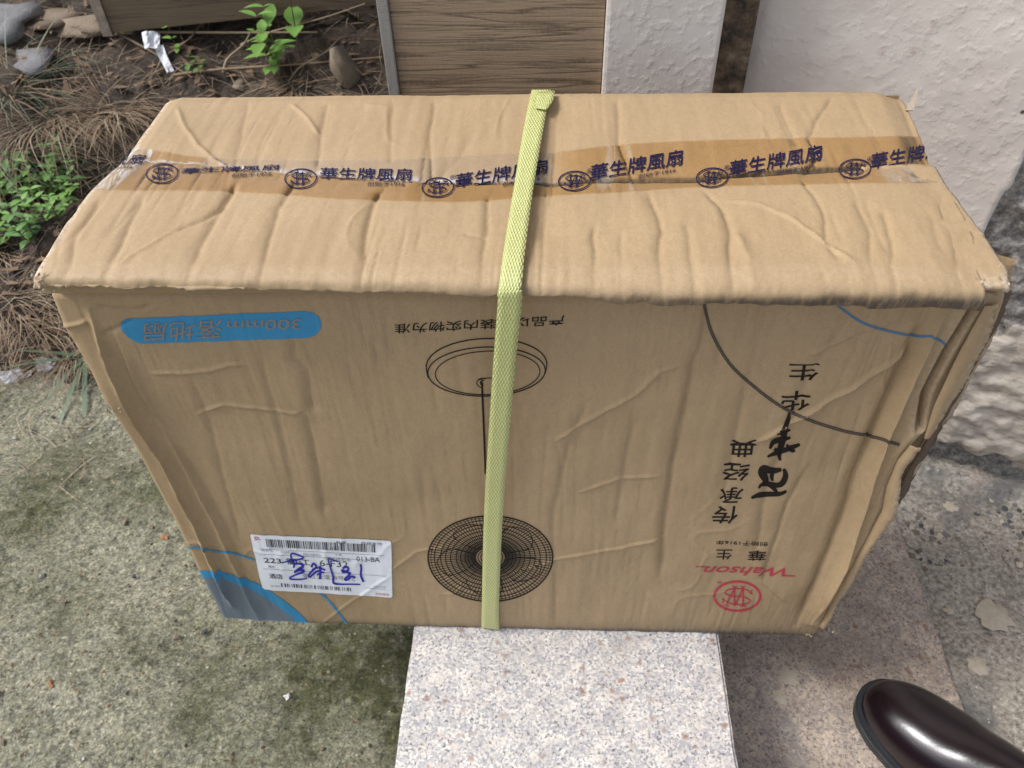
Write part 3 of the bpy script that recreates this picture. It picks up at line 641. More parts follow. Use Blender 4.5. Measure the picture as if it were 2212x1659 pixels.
def flap(name, r0, r1):
    n = r1 - r0; o = mesh(name, Pt[r0:r1].reshape(-1, 3), grid_faces(n, NC)[:, ::-1], M['kraft_top'], smooth=True)
    X, Y, Z = Pt[r0:r1, :, 0], Pt[r0:r1, :, 1], Pt[r0:r1, :, 2]
    wv_ = .8 * sstep(.006, 0, X - xl_t(np.clip(Y, 0, .25))) + .12 * np.exp(-((Y - .002) / .009) ** 2) * sstep(H - .009, H - .003, Z)
    dv_ = sstep(.004, -.004, Y) * sstep(H - .004, H - .012, Z) * ipl(X, [(-.31, .35), (.05, .5), (.15, 1), (.31, 1)])
    if r0 < len(sD): k_ = min(r1, len(sD)) - r0; dv_[:k_] += 1.3 * (sstep(.3, .6, gap) * np.exp(-(np.clip(sD - .0006 * fbm(Xt[:len(sD)], Yt[:len(sD)], 60, 5), 0, 1) / .0030) ** 4))[r0:r0 + k_]  # seam gap darkness painted into the colour, over the grey raw board edge
    set_attr(o, 'wear', np.clip(wv_, 0, 1).ravel()); set_attr(o, 'dirt', np.clip(dv_, 0, 1).ravel())
    m = o.modifiers.new('board', 'SOLIDIFY'); m.thickness = .0035 if r0 == 0 else .0012; m.offset = -1
    return child_of(box, o)
fb = flap('back_flap', 0, NB); ff = flap('front_flap', NB - 1, len(Pt))

# ------------------------------------------------------------------ prints, films and stickers laid on the carton
def lay(surf, groups, off, name, mat, parent, cut=True, smooth=True):
    """groups: list of (points on the photo, faces, material index)"""
    bm = bmesh.new()
    for p, f, mi in groups:
        g = surf.fit(np.asarray(p, float)); vs_ = [bm.verts.new((x, y, 0)) for x, y in g]
        for q in f:
            try: fc = bm.faces.new([vs_[i] for i in q]); fc.material_index = mi
            except ValueError: pass
    if cut and bm.verts:
        xs = [v.co.x for v in bm.verts]; ys = [v.co.y for v in bm.verts]
        for k in range(math.ceil(min(xs)), math.floor(max(xs)) + 1):
            bmesh.ops.bisect_plane(bm, geom=bm.verts[:] + bm.edges[:] + bm.faces[:], plane_co=(k, 0, 0), plane_no=(1, 0, 0), dist=1e-4)
        for k in range(math.ceil(min(ys)), math.floor(max(ys)) + 1):
            bmesh.ops.bisect_plane(bm, geom=bm.verts[:] + bm.edges[:] + bm.faces[:], plane_co=(0, k, 0), plane_no=(0, 1, 0), dist=1e-4)
    g = np.array([(v.co.x, v.co.y) for v in bm.verts]); P = surf.ev(g, off)
    for v, q in zip(bm.verts, P): v.co = q
    bmesh.ops.recalc_face_normals(bm, faces=bm.faces[:])
    for f in bm.faces:
        f.smooth = smooth
        if f.normal.dot(Vector(CAM) - f.calc_center_median()) < 0: f.normal_flip()
    me = bpy.data.meshes.new(name); bm.to_mesh(me); bm.free()
    o = link(name, me, mat); inv = parent
    root = parent
    while root.parent: root = root.parent
    o.parent = parent; o.matrix_parent_inverse = Matrix.Translation(-Vector(root.location)) if parent is root else Matrix.Identity(4)
    if parent is not root: o.matrix_parent_inverse = (Matrix.Translation(Vector(root.location)) @ parent.matrix_parent_inverse).inverted()
    return o
def text2d(body, bold=0.0, shear=0.0):
    c = bpy.data.curves.new('t', 'FONT'); c.body = body; c.offset = bold; c.shear = shear; c.resolution_u = 3
    o = bpy.data.objects.new('t', c); COL.objects.link(o); bpy.context.view_layer.update()
    me = bpy.data.meshes.new_from_object(o.evaluated_get(bpy.context.evaluated_depsgraph_get()))
    v = np.array([x.co[:2] for x in me.vertices]); f = [tuple(p.vertices) for p in me.polygons]
    bpy.data.objects.remove(o); bpy.data.curves.remove(c); bpy.data.meshes.remove(me)
    lo_, hi_ = v.min(0), v.max(0)
    return (v - lo_) / (hi_ - lo_), f
def T_(body, A, B, C, mi=0, bold=.0, shear=0.0):       # baseline start, baseline end, top of the start
    v, f = text2d(body, bold, shear); A, B, C = map(lambda q: np.array(q, float), (A, B, C))
    return (A + v[:, :1] * (B - A) + v[:, 1:] * (C - A), f, mi)
def L_(pts, w, mi=0, step=3.0, closed=False, taper=False):   # a stroke of width w along points
    p = np.asarray(pts, float)
    if closed: p = np.vstack([p, p[:1]])
    d = np.r_[0, np.cumsum(np.linalg.norm(np.diff(p, axis=0), axis=1))]; n = max(2, int(d[-1] / step) + 1); s_ = np.linspace(0, d[-1], n)
    q = np.stack([np.interp(s_, d, p[:, 0]), np.interp(s_, d, p[:, 1])], 1); t_ = np.gradient(q, axis=0); t_ /= np.linalg.norm(t_, axis=1, keepdims=True) + 1e-9
    nn = np.stack([-t_[:, 1], t_[:, 0]], 1); ww = np.asarray(w) if hasattr(w, '__len__') else np.full(n, w)
    if len(ww) != n: ww = np.interp(np.linspace(0, 1, n), np.linspace(0, 1, len(ww)), ww)
    V_ = np.concatenate([q + nn * ww[:, None] / 2, q - nn * ww[:, None] / 2]); F_ = [(i, i + 1, n + i + 1, n + i) for i in range(n - 1)]
    return (V_, F_, mi)
def smooth_px(pts, n=8):
    return catmull(np.asarray(pts, float), n)
def poly(pts, mi=0): return (np.asarray(pts, float), [tuple(range(len(pts)))], mi)
def ell(c, rx, ry, a0=0, a1=360, rot=0, n=72):
    a = np.radians(np.linspace(a0, a1, n)); x = rx * np.cos(a); y = ry * np.sin(a); r = rad(rot)
    return np.stack([c[0] + x * math.cos(r) - y * math.sin(r), c[1] + x * math.sin(r) + y * math.cos(r)], 1)
INK = .00035
def c5(*p): return [(x * .463 + 1426, y * .463 + 603) for x, y in p]
def c4(*p): return [(x * .463 + 713, y * .463 + 603) for x, y in p]
def c3(*p): return [(x * .3967, y * .3967 + 548.6) for x, y in p]
def c6(*p): return [(x * .5, y * .5 + 1042) for x, y in p]

# blue banner with upside-down lettering
pill = [(286, 687), (400, 682), (530, 676), (658, 672), (676, 675), (688, 683), (694, 697), (692, 711), (684, 722), (666, 729), (560, 733), (430, 738), (313, 742), (295, 739), (276, 727), (263, 712), (260, 703), (264, 694), (273, 689)]
bn = lay(FRONT, [poly(pill)], INK, 'banner', M['blue_ink'], box)
lay(FRONT, [T_('300mm', (652, 687), (492, 691), (650, 709), 0), T_('落地扇', (482, 689), (313, 697), (478, 730), 0)], INK * 2.2, 'lettering', M['orange_ink'], bn)
# notice line
lay(FRONT, [T_('产品以包装内实物为准', (1220, 680), (853, 699), (1219, 702), bold=.007)], INK, 'notice_lettering', M['black_ink'], box)
# line drawing of the fan: base, pole, grille
G = []
bc = c4((730, 412))[0]
G += [L_(ell(c4((730, 400))[0], 130, 57.5, 180, 360, -1.5), 2.6), L_(ell(c4((730, 430))[0], 127, 53, 0, 360, -1.5), 2.4, closed=False),
      L_(ell(c4((735, 436))[0], 113, 47, 0, 360, -2), 2.0), L_(c4((448, 400), (450, 425), (458, 460)), 2.4), L_(c4((1012, 385), (1010, 410), (1003, 440)), 2.4),
      L_(ell(c4((712, 483))[0], 13, 10, 100, 300), 2.0), L_(ell(c4((716, 483))[0], 7, 6, 90, 280), 2.0), L_(c4((690, 470), (720, 461), (760, 459)), 2.0),
      L_(c4((707, 476), (712, 600), (719, 760), (724, 908)), 3.0), L_(c4((711, 476), (716, 600), (723, 760), (727, 908)), 1.6), L_(c4((770, 476), (766, 640), (762, 905)), 2.4)]
lay(FRONT, G, INK, 'fan_base_drawing', M['black_ink'], box)
gc = np.array(c4((748, 1297))[0]); gx, gy = 134.5, 92.5
def gp(r, a): return (gc[0] + gx * r * math.cos(a), gc[1] + gy * r * math.sin(a) * (1 + .03 * math.sin(a)))
G = [L_([gp(1, a) for a in np.linspace(0, 2 * math.pi, 110)], 3.0), L_([gp(.955, a) for a in np.linspace(0, 2 * math.pi, 110)], 1.0)]
for r in (.90, .80, .72, .64, .55, .48, .41, .36, .30): G.append(L_([gp(r, a) for a in np.linspace(0, 2 * math.pi, 90)], 1.9))
for k in range(96):
    a = 2 * math.pi * k / 96; G.append(L_([gp(.23, a), gp(.6, a + .05), gp(1, a + .07)], 1.5, step=9))
for k in range(5):
    a0 = 2 * math.pi * k / 5 + .35
    G.append(L_(smooth_px([gp(.22, a0), gp(.5, a0 - .35), gp(.80, a0 - .25), gp(.86, a0 + .15), gp(.70, a0 + .55), gp(.42, a0 + .6), gp(.24, a0 + .5)]), 1.9))
for r in (.155, .20): G.append(L_([gp(r, a) for a in np.linspace(0, 2 * math.pi, 40)], 2.0))
lay(FRONT, G, INK, 'fan_grille_drawing', M['black_ink'], box)
# corner print: grey-blue quarter disc, thick blue rim and thin outer arc
arc = smooth_px([(412, 1231), (425, 1231), (455, 1233), (487, 1237), (550, 1257), (600, 1287), (645, 1322), (668, 1347), (675, 1356)], 6)
inn = smooth_px([(420, 1247), (455, 1247), (485, 1252), (540, 1272), (588, 1300), (630, 1332), (648, 1352)], 6)
thin = smooth_px([(398, 1187), (425, 1182), (450, 1189), (500, 1194), (550, 1209), (620, 1238), (690, 1279), (720, 1309), (740, 1334), (753, 1356)], 8)
q = lay(FRONT, [poly(list(map(tuple, inn)) + [(560, 1352), (484, 1350)])], INK, 'corner_disc', M['grey_blue'], box)
nA = min(len(arc), len(inn)); ia = np.linspace(0, len(arc) - 1, 40); ii = np.linspace(0, len(inn) - 1, 40)
ar = np.stack([np.interp(ia, range(len(arc)), arc[:, k]) for k in (0, 1)], 1); ir = np.stack([np.interp(ii, range(len(inn)), inn[:, k]) for k in (0, 1)], 1)
lay(FRONT, [(np.concatenate([ar, ir]), [(i, i + 1, 41 + i, 40 + i) for i in range(39)], 0), L_(thin, 4.2)], INK * 1.5, 'blue_rim', M['blue_ink'], q)
# arcs at the upper right
ba = smooth_px(c5((203, 25), (206, 90), (212, 150), (250, 270), (330, 400), (450, 510), (560, 590), (680, 650), (850, 705), (1000, 735), (1060, 755), (1118, 772)), 8)
G = [L_(ba, 5.4, 1), ]
nb = len(ba)
d_ = np.gradient(ba, axis=0); d_ /= np.linalg.norm(d_, axis=1, keepdims=True); n_ = np.stack([-d_[:, 1], d_[:, 0]], 1)
G += [L_(ba + n_ * 2.7, 1.3, 0), L_(ba - n_ * 2.7, 1.3, 0)]
lay(FRONT, G, INK, 'dotted_arc', [M['black_ink'], M['grey_ink']], box)
lay(FRONT, [L_(smooth_px(c5((775, 55), (800, 90), (850, 140), (950, 205), (1060, 240), (1170, 262), (1270, 270), (1310, 288), (1335, 310))), 5.5)], INK, 'blue_arc', M['dull_blue'], box)
# slogan, upside down, printed down the right
def ch(c, cx, cy, w_, h_, sh=0.0, bold=.009, lean=.0, mi=0):   # one upside-down glyph centred in crop coordinates
    A = (cx + w_ / 2 + lean, cy - h_ / 2); B = (cx - w_ / 2 + lean, cy - h_ / 2); C = (cx + w_ / 2 - lean, cy + h_ / 2)
    A, B, C = c5(A, B, C); return T_(c, A, B, C, mi, bold)
G = [ch('生', 668, 433, 142, 78, lean=6), ch('华', 632, 566, 136, 92, lean=6), ch('典', 385, 788, 122, 82, lean=6), ch('经', 352, 900, 124, 80, lean=7), ch('承', 331, 1006, 110, 72, lean=6), ch('传', 303, 1098, 118, 82, lean=7),
     ch('華', 452, 1288, 84, 48, lean=3, bold=.006), ch('生', 297, 1284, 76, 46, lean=3, bold=.006)]
A, B, C = c5((505, 1226), (262, 1216), (502, 1247)); G.append(T_('创始于1916年', A, B, C, 0, .006))
# brush-written pair
def br(pts, w_): return L_(smooth_px(c5(*pts), 6), w_, 0, step=2.0)
G += [br([(592, 985), (560, 1000), (500, 1002), (455, 1008), (425, 1020)], [6, 10, 11, 12, 5]), br([(545, 1000), (535, 980), (505, 955), (490, 940)], [6, 9, 9, 5]),
      br([(575, 880), (585, 915), (570, 950), (545, 960), (500, 955), (470, 960), (460, 975)], [6, 12, 13, 11, 12, 9, 4]), br([(570, 885), (525, 893), (485, 885), (478, 905), (492, 940), (478, 958)], [8, 13, 16, 20, 15, 8]),
      br([(525, 900), (520, 920), (525, 940)], [8, 9, 5]),
      br([(655, 768), (620, 782), (570, 800), (520, 818), (500, 828)], [6, 11, 11, 10, 4]), br([(562, 848), (555, 820), (560, 790), (575, 740), (585, 690), (598, 650), (602, 622)], [5, 12, 14, 13, 12, 10, 5]),
      br([(612, 738), (575, 745), (545, 752), (525, 762), (512, 790)], [5, 11, 13, 10, 5]), br([(610, 700), (580, 712), (545, 722)], [4, 9, 5]), br([(630, 795), (615, 800), (590, 770)], [5, 9, 5]), br([(530, 790), (545, 800), (560, 810)], [6, 12, 8])]
lay(FRONT, [g for g in G[:6] + G[9:]], INK, 'slogan_lettering', M['black_ink'], box); lay(FRONT, G[6:9], INK, 'founding_lettering', M['black_ink'], box)
# red name and round emblem
A, B, C = c5((588, 1345), (205, 1337), (580, 1386))
G = [T_('Wahson', A, B, C, 0, .012, .35), L_(c5((630, 1384), (600, 1383), (565, 1381)), 2.6), L_(c5((232, 1344), (200, 1341), (165, 1340)), 2.4)]
ec = c5((360, 1478))[0]
G += [L_(ell(ec, 49.5, 31.5, rot=0), 5.2), ]
def em(*p): return [(ec[0] - x * 49.5, ec[1] + y * 31.5) for x, y in p]     # emblem space, x right, y up, turned half round
def emblem(f, w1):
    r = [L_(f((-.25, .66), (-.25, -.62)), w1 * 1.25, step=2), L_(f((.12, .69), (.12, -.62)), w1 * 1.25, step=2), L_(f((-.25, -.58), (.08, .58)), w1, step=2), L_(f((.12, -.58), (.45, .52)), w1, step=2),
         L_(f((-.39, .72), (-.25, .66), (-.12, .72)), w1 * .7), L_(f((.36, .68), (.49, .58), (.64, .66)), w1 * .7), L_(f((-.37, -.72), (-.25, -.62), (-.13, -.72)), w1 * .7), L_(f((0, -.72), (.12, -.62), (.24, -.72)), w1 * .7),
         L_(smooth_px(f((-.62, -.12), (-.48, -.37), (-.28, -.5), (.12, -.53), (.40, -.44), (.54, -.25), (.44, -.1), (.22, 0), (-.18, .03), (-.44, .16), (-.56, .31), (-.44, .5), (-.18, .58), (.22, .53), (.48, .37), (.62, .19)), 4), w1, step=2),
         L_(f((-.64, -.44), (-.60, -.28), (-.64, -.10)), w1 * .9), L_(f((.65, .14), (.60, .32), (.66, .50)), w1 * .9)]
    return r
G += emblem(em, 2.9)
A, B, C = c5((288, 1407), (264, 1407), (288, 1419)); G.append(T_('®', A, B, C))
lay(FRONT, G, INK, 'emblem', M['red_ink'], box)

# shipping label
LQ = np.array([(540, 1152), (845, 1167), (848, 1290), (568, 1271)], float)
def lq(x, y): return (LQ[0] * (1 - x) * (1 - y) + LQ[1] * x * (1 - y) + LQ[2] * x * y + LQ[3] * (1 - x) * y)
lq_ = lambda *p: [tuple(lq(x, y)) for x, y in p]
edge = lq_((.012, 0), (.5, 0), (.988, 0), (1, .03), (1, .5), (1, .97), (.988, 1), (.5, 1), (.012, 1), (0, .97), (0, .5), (0, .03))
lb = lay(FRONT, [poly(edge)], .0008, 'shipping_label', M['sticker'], box)
def lt(s_, x0, x1, yb, yt, mi=0, bold=0.0): return T_(s_, lq(x0, yb), lq(x1, yb), lq(x0, yt), mi, bold)
G = []; r_ = random.Random(4); x = .105
while x < .88:
    wd = r_.choice([.0035, .0055, .008, .011]); G.append(poly([tuple(lq(*p)) for p in ((x, .075), (x + wd, .075), (x + wd, .215), (x, .215))], r_.choice([0, 0, 0, 1]))); x += wd + r_.choice([.004, .006, .009])
x = .15
while x < .70:
    wd = r_.choice([.004, .007, .011]); G.append(poly([tuple(lq(*p)) for p in ((x, .865), (x + wd, .865), (x + wd, .93), (x, .93))], r_.choice([0, 0, 1]))); x += wd + r_.choice([.005, .009, .016])
G += [lt('223-衢江', .06, .40, .515, .40, 0, .01), lt('6-F32', .47, .68, .51, .40), lt('013-BA', .745, .915, .385, .30), lt('衢江城东站', .52, .70, .40, .335, 1, .0), lt('酒店', .075, .175, .79, .70, 0, .01),
      lt('在线支付', .785, .935, .085, .035, 0), lt('自提', .61, .68, .085, .045, 0), lt('网点', .085, .13, .60, .55, 0), lt('始发地', .055, .14, .30, .26, 1), lt('目的地', .20, .26, .315, .27, 1), lt('目的分拣中心', .36, .49, .345, .29, 1), lt('小哥', .59, .64, .31, .27, 1),
      lt('衢江大道28号1元', .33, .72, .745, .66, 1, .0), lt('客户签字', .07, .14, .945, .91, 1), lt('已验视', .86, .95, .83, .80, 1), lt('JDVA0012', .115, .33, .25, .222, 1)]
for y_, a_, b2 in ((.62, .04, .96), (.355, .04, .78), (.855, .80, .95), (.26, .04, .95)): G.append(L_([lq(a_, y_), lq(b2, y_)], .8, 1, step=12))
lay(FRONT, G, .0011, 'label_print', [M['label_ink'], M['label_grey']], lb)
lay(FRONT, [lt('JDL', .025, .072, .115, .04, 0, .01)], .0011, 'courier_mark', M['red_ink'], lb); lay(FRONT, [lt('京东物流', .87, .975, .965, .925, 0)], .0011, 'courier_name', M['red_ink'], lb)
def lc(*p): return [((x * .198 + 493.7), (y * .198 + 1097.2)) for x, y in p]
def pen(pts, w_=3.4): return L_(smooth_px(lc(*pts), 6), w_, 0, step=2)
G = [pen([(570, 590), (650, 570), (740, 555), (825, 530), (760, 500), (690, 485), (690, 540), (720, 590), (715, 640)], [2, 3, 3.4, 3.4, 3.6, 3.4, 4]),
     pen([(720, 600), (790, 595), (815, 625), (760, 660), (720, 690), (790, 660), (825, 680), (740, 715), (670, 750), (690, 765), (780, 768), (860, 757)], [3, 5, 6, 4, 5, 5, 4, 3.2, 3.2, 3.2, 2.5]),
     pen([(905, 640), (925, 595), (960, 625), (920, 670), (880, 715), (890, 740), (950, 690), (1000, 670)], 4.2), pen([(905, 665), (980, 640), (1060, 665)], 3.4), pen([(1000, 610), (1005, 690), (1000, 765)], 5.0), pen([(960, 720), (1030, 690), (1050, 700)], 3.2),
     pen([(1200, 575), (1130, 550), (1090, 548), (1115, 640), (1145, 740), (1150, 808), (1230, 820), (1330, 820), (1440, 822)], [2.5, 3, 3.6, 4.2, 4.6, 4.0, 3, 3, 2.5]),
     pen([(1240, 650), (1290, 630), (1310, 660), (1260, 690), (1240, 665), (1300, 690), (1330, 705), (1270, 765), (1300, 770), (1340, 735), (1385, 748)], 4.4),
     pen([(1440, 595), (1450, 650), (1445, 720), (1475, 795)], 4.6)]
lay(FRONT, G, .0014, 'pen_note', M['pen'], lb)

# packing tape on top, with its printing
up = smooth_px([(250, 316), (340, 326), (430, 340), (600, 346), (800, 346), (1000, 338), (1080, 333), (1206, 329), (1330, 314), (1500, 305), (1700, 300), (1850, 297), (1985, 293)], 6)
dn = smooth_px([(184, 410), (300, 412), (420, 412), (600, 420), (720, 430), (810, 433), (1000, 437), (1150, 426), (1350, 415), (1500, 405), (1700, 400), (1850, 397), (2040, 394)], 6)
k_ = np.linspace(0, 1, 90)
def along(c): 
    d = np.r_[0, np.cumsum(np.linalg.norm(np.diff(c, axis=0), axis=1))]; return np.stack([np.interp(k_ * d[-1], d, c[:, j]) for j in (0, 1)], 1)
u_, d__ = along(up), along(dn)
rowsn = 9; Vt = np.concatenate([u_ + (d__ - u_) * f_ for f_ in np.linspace(0, 1, rowsn)])
tp = lay(TAPE, [(Vt, [tuple(x) for x in grid_faces(rowsn, 90)], 0)], .0007, 'packing_tape', M['tape'], box)
P_ = np.array([v.co for v in tp.data.vertices]); sdist, ssd, stt = pldist(P_[:, 0], P_[:, 1], SE)
yse = np.interp(P_[:, 0], SE[:, 0], SE[:, 1]); back_ = P_[:, 1] > yse + .001
loose = np.where(back_, .95, 0) * sstep(.065, .015, np.abs(P_[:, 0] + .095 + .02 * fbm(P_[:, 0], P_[:, 1], 40, 3)) - .10)
loose = np.maximum(loose, .9 * np.exp(-(sdist / .0022) ** 2) * (P_[:, 0] < .02)); loose = np.maximum(loose, .7 * sstep(.31, .3, -P_[:, 0] + .62 * 0) * 0)
loose = np.maximum(loose, .8 * (P_[:, 0] < xl_t(P_[:, 1]) + .02)); loose = np.maximum(loose, .7 * (P_[:, 0] > .265) * (P_[:, 1] < yse - .002))
set_attr(tp, 'loose', np.clip(loose, 0, 1))
xe_ = P_[:, 0] - xl_t(P_[:, 1])
mk = .9 * sstep(.075, .03, xe_) * (P_[:, 1] > yse - .006) + .9 * sstep(.022, .012, xe_) + .8 * np.exp(-((P_[:, 1] - yse - .003) / .0035) ** 2) * (P_[:, 0] < .02) + .45 * sstep(.05, .02, -P_[:, 0] + .30) * (P_[:, 1] < yse)  # white painted for the glints of crinkled film at the ends and seam
set_attr(tp, 'milky', np.clip(mk, 0, 1))
def rep(lx_, ly_, tx0, ty0, tx1, ty1, hgt, body='華生牌風扇', reg=True):
    f = lambda *p: [(lx_ + x * 34, ly_ - y * 20.5 + x * -1.5) for x, y in p]
    g = [L_(f(*[(math.cos(a), math.sin(a)) for a in np.linspace(0, 2 * math.pi, 50)]), 2.6, step=2)] + emblem(f, 2.0)
    if body: g.append(T_(body, (tx0, ty0), (tx1, ty1), (tx0 + 4, ty0 - hgt), 0, .008))
    if body and len(body) == 5:
        ax = tx0 + (tx1 - tx0) * .52; ay = ty0 + (ty1 - ty0) * .52 + 13; bx = tx0 + (tx1 - tx0) * .93; by = ty0 + (ty1 - ty0) * .93 + 13
        g.append(T_('创始于1916', (ax, ay), (bx, by), (ax + 1, ay - 10), 0, 0))
    if reg: g.append(T_('®', (lx_ + 26, ly_ - 15), (lx_ + 39, ly_ - 17), (lx_ + 26, ly_ - 26)))
    return g
G = []
G += rep(351, 377, 390, 378, 602, 369, 12, reg=False) + rep(650, 388, 690, 390, 888, 392, 26, reg=False)
G += rep(946, 407, 982, 410, 1180, 377, 32) + rep(1241, 393, 1273, 394, 1473, 359, 36) + rep(1538, 386, 1573, 386, 1773, 349, 36) + rep(1846, 367, 1878, 370, 2034, 341, 36, body='華生牌風')
G += [T_('風扇', (232, 358), (306, 357), (246, 336), 0, .008), T_('创始于1916', (215, 369), (285, 366), (219, 361), 0, 0)]
lay(TAPE, G, .0011, 'tape_lettering', M['navy_ink'], tp)

# ------------------------------------------------------------------ strap round the carton
sl_px = [(1147, 199), (1131, 290), (1108, 430), (1088, 555)]; sr_px = [(1188, 199), (1173, 290), (1150, 430), (1134, 555)]
def topz(P, dz): return np.array([(p[0], p[1], H + dz) for p in P])
tl, tr_ = topz(on_top(sl_px), .0035), topz(on_top(sr_px), .0035); tl[0][1:] = (.2465, H + .0005); tr_[0][1:] = (.2465, H + .0005)
fl_px = [(1076, 640), (1063, 820), (1046, 1100), (1041, 1300), (1040, 1352)]; fr_px = [(1128, 640), (1110, 820), (1087, 1100), (1078, 1300), (1079, 1357)]
def strapfront(p, ys): return np.array([on_plane([q], (0, y, 0), (0, 1, 0))[0] for q, y in zip(p, ys)])
ys5 = [-.0125, -.0095, -.0060, -.0050, -.0035]
sf, sr2 = strapfront(fl_px, ys5), strapfront(fr_px, ys5)
lipL = np.array([(tl[-1][0] - .0012, -.0075, H - .0010), (tl[-1][0] - .0030, -.0125, H - .0080)]); lipR = lipL + np.array([.0185, 0, 0]) * (tr_[-1][0] - tl[-1][0]) / .0185
Lc = np.vstack([[(tl[0][0] + .004, .2535, H - .25)], [(tl[0][0] + .002, .2528, H - .03)], [(tl[0][0] + .001, .2526, H - .0035)], tl, lipL, sf, [(sf[-1][0], .004, -.0005 + .0018)]])
Rc = np.vstack([[(tr_[0][0] + .004, .2535, H - .25)], [(tr_[0][0] + .002, .2528, H - .03)], [(tr_[0][0] + .001, .2526, H - .0035)], tr_, lipR, sr2, [(sr2[-1][0], .004, .0013)]])
def dense(C):
    d = np.r_[0, np.cumsum(np.linalg.norm(np.diff(C, axis=0), axis=1))]; return d
def strap_mesh(Lc, Rc, name, parent, n=6):
    Lc, Rc = catmull(Lc, n), catmull(Rc, n)
    C = (Lc + Rc) / 2; d = dense(C); nn = len(C); wv_ = np.linspace(0, 1, 5)
    V_ = []; uvs = []
    for i in range(nn):
        for k in wv_: V_.append(Lc[i] + (Rc[i] - Lc[i]) * k); uvs.append((k, d[i]))
    o = mesh(name, V_, grid_faces(nn, 5)[:, ::-1], M['strap'], smooth=True)
    uvl = o.data.uv_layers.new(name='UVMap')
    for lp in o.data.loops: uvl.data[lp.index].uv = uvs[lp.vertex_index]
    m = o.modifiers.new('t', 'SOLIDIFY'); m.thickness = .0008; m.offset = 1
    return child_of(box, o) if parent is box else o
strap = strap_mesh(Lc, Rc, 'strap', box)
# loose cut end lying on the strap at the back edge
e1 = topz(on_top([(1160, 203), (1157, 230), (1156, 246)]), .0048); e2 = topz(on_top([(1199, 201), (1195, 230), (1180, 252)]), .0055); e1[0][2] -= .0012; e2[0][2] -= .0012
se_ = strap_mesh(e1, e2, 'strap_end', box, 3)

# ------------------------------------------------------------------ torn board at corners and along the right edge
def flakes(bm, c, n, r, s_, seed):
    r0 = random.Random(seed)
    for _ in range(n * 2 // 3):
        p = Vector(c) + Vector((r0.gauss(0, r[0]), r0.gauss(0, r[1]), r0.gauss(0, r[2]))); q = s_ * r0.uniform(.25, .75)
        u = Vector((r0.gauss(0, 1), r0.gauss(0, 1), r0.gauss(0, 1))).normalized(); v = u.orthogonal().normalized(); w_ = u.cross(v)
        vs_ = [bm.verts.new(p + v * q * a + w_ * q * b + u * q * h) for a, b, h in ((-1, -.5, 0), (0, -.7, .4), (1, -.3, .1), (.8, .5, .5), (0, .7, .2), (-.9, .4, .45))]
        bm.faces.new((vs_[0], vs_[1], vs_[4], vs_[5])); bm.faces.new((vs_[1], vs_[2], vs_[3], vs_[4]))
def fray(name, px_, plane, n, r, s_, seed, mat='torn', up=(0, 0, 0)):
    bm = bmesh.new()
    for p in px_: flakes(bm, Vector(plane([p])[0]) + Vector(up), n, r, s_, seed + int(p[0])); 
    return child_of(box, bm_obj(name, bm, M[mat], smooth=True))
fray('frayed_corner', [(62, 592), (72, 602), (66, 598)], on_top, 26, (.0028, .003, .0028), .0022, 1, up=(.002, .003, -.005))
fray('frayed_edge', [(82, 608), (100, 612), (120, 614)], on_top, 5, (.003, .0012, .001), .0010, 2, up=(0, .004, -.008))
fray('torn_notch', [(236, 884), (250, 886), (242, 880), (258, 882)], on_front, 9, (.0022, .0014, .0014), .0017, 3, up=(.001, -.001, 0))
fray('frayed_corner', [(2176, 585), (2165, 590), (2186, 596), (2150, 600), (2130, 606)], on_top, 12, (.0022, .002, .0018), .0018, 4, up=(-.001, .004, -.006))
fray('frayed_corner', [(1775, 1352), (1783, 1346), (1792, 1356), (1740, 1368)], on_front, 9, (.003, .002, .0018), .0020, 5, up=(0, -.002, .001))
def strip(name, pxs, wid, y_off, dxy, mat, seed):       # ragged sheet of torn liner standing at the edge
    P = on_front(pxs); d = dense(P); n = 90; s_ = np.linspace(0, d[-1], n); Q = np.stack([np.interp(s_, d, P[:, k]) for k in range(3)], 1)
    r0 = np.random.default_rng(seed); w_ = np.interp(np.linspace(0, 1, n), np.linspace(0, 1, len(wid)), wid) * (1 + .22 * vnoise(s_ * 45, s_ * 0, 1, seed) + .05 * r0.standard_normal(n))
    A_ = Q + np.array([0, y_off, 0]); B_ = Q + np.stack([w_ * dxy[0], y_off + w_ * dxy[1] + .0015 * vnoise(s_ * 40, s_ * 0 + 5, 1, seed + 1), 0 * w_], 1)
    Mi = (A_ + B_) / 2 + np.array([0, -.0015, 0])
    o = mesh(name, np.concatenate([A_, Mi, B_]), np.concatenate([grid_faces(3, n)]), M[mat], smooth=True); m = o.modifiers.new('t', 'SOLIDIFY'); m.thickness = .0007; m.offset = 0
    set_attr(o, 'wear', np.r_[np.zeros(2 * n), np.full(n, .7)]); return child_of(box, o)
ro = [(2172, 640), (2142, 715), (2074, 845), (2018, 945), (1970, 1020), (1890, 1165), (1822, 1262), (1766, 1345)]
strip('torn_liner', ro, [.006, .008, .006, .009, .006, .007, .006], .0055, (1, .25), 'torn_dark', 2)
strip('torn_liner', ro, [.007, .011, .009, .012, .010, .009, .007], .0085, (1, .25), 'kraft_inner', 1)
strip('torn_liner', ro[:7], [.009, .013, .012, .015, .012, .009], .0115, (1, .3), 'torn_dark', 3)
strip('torn_liner', ro[:5], [.011, .015, .015, .016, .010], .0145, (1, .3), 'torn', 7)
strip('torn_liner', [(2122, 650), (2062, 762), (2013, 868), (1992, 938)], [.010, .016, .015, .006], -.0045, (1, .30), 'kraft', 4)
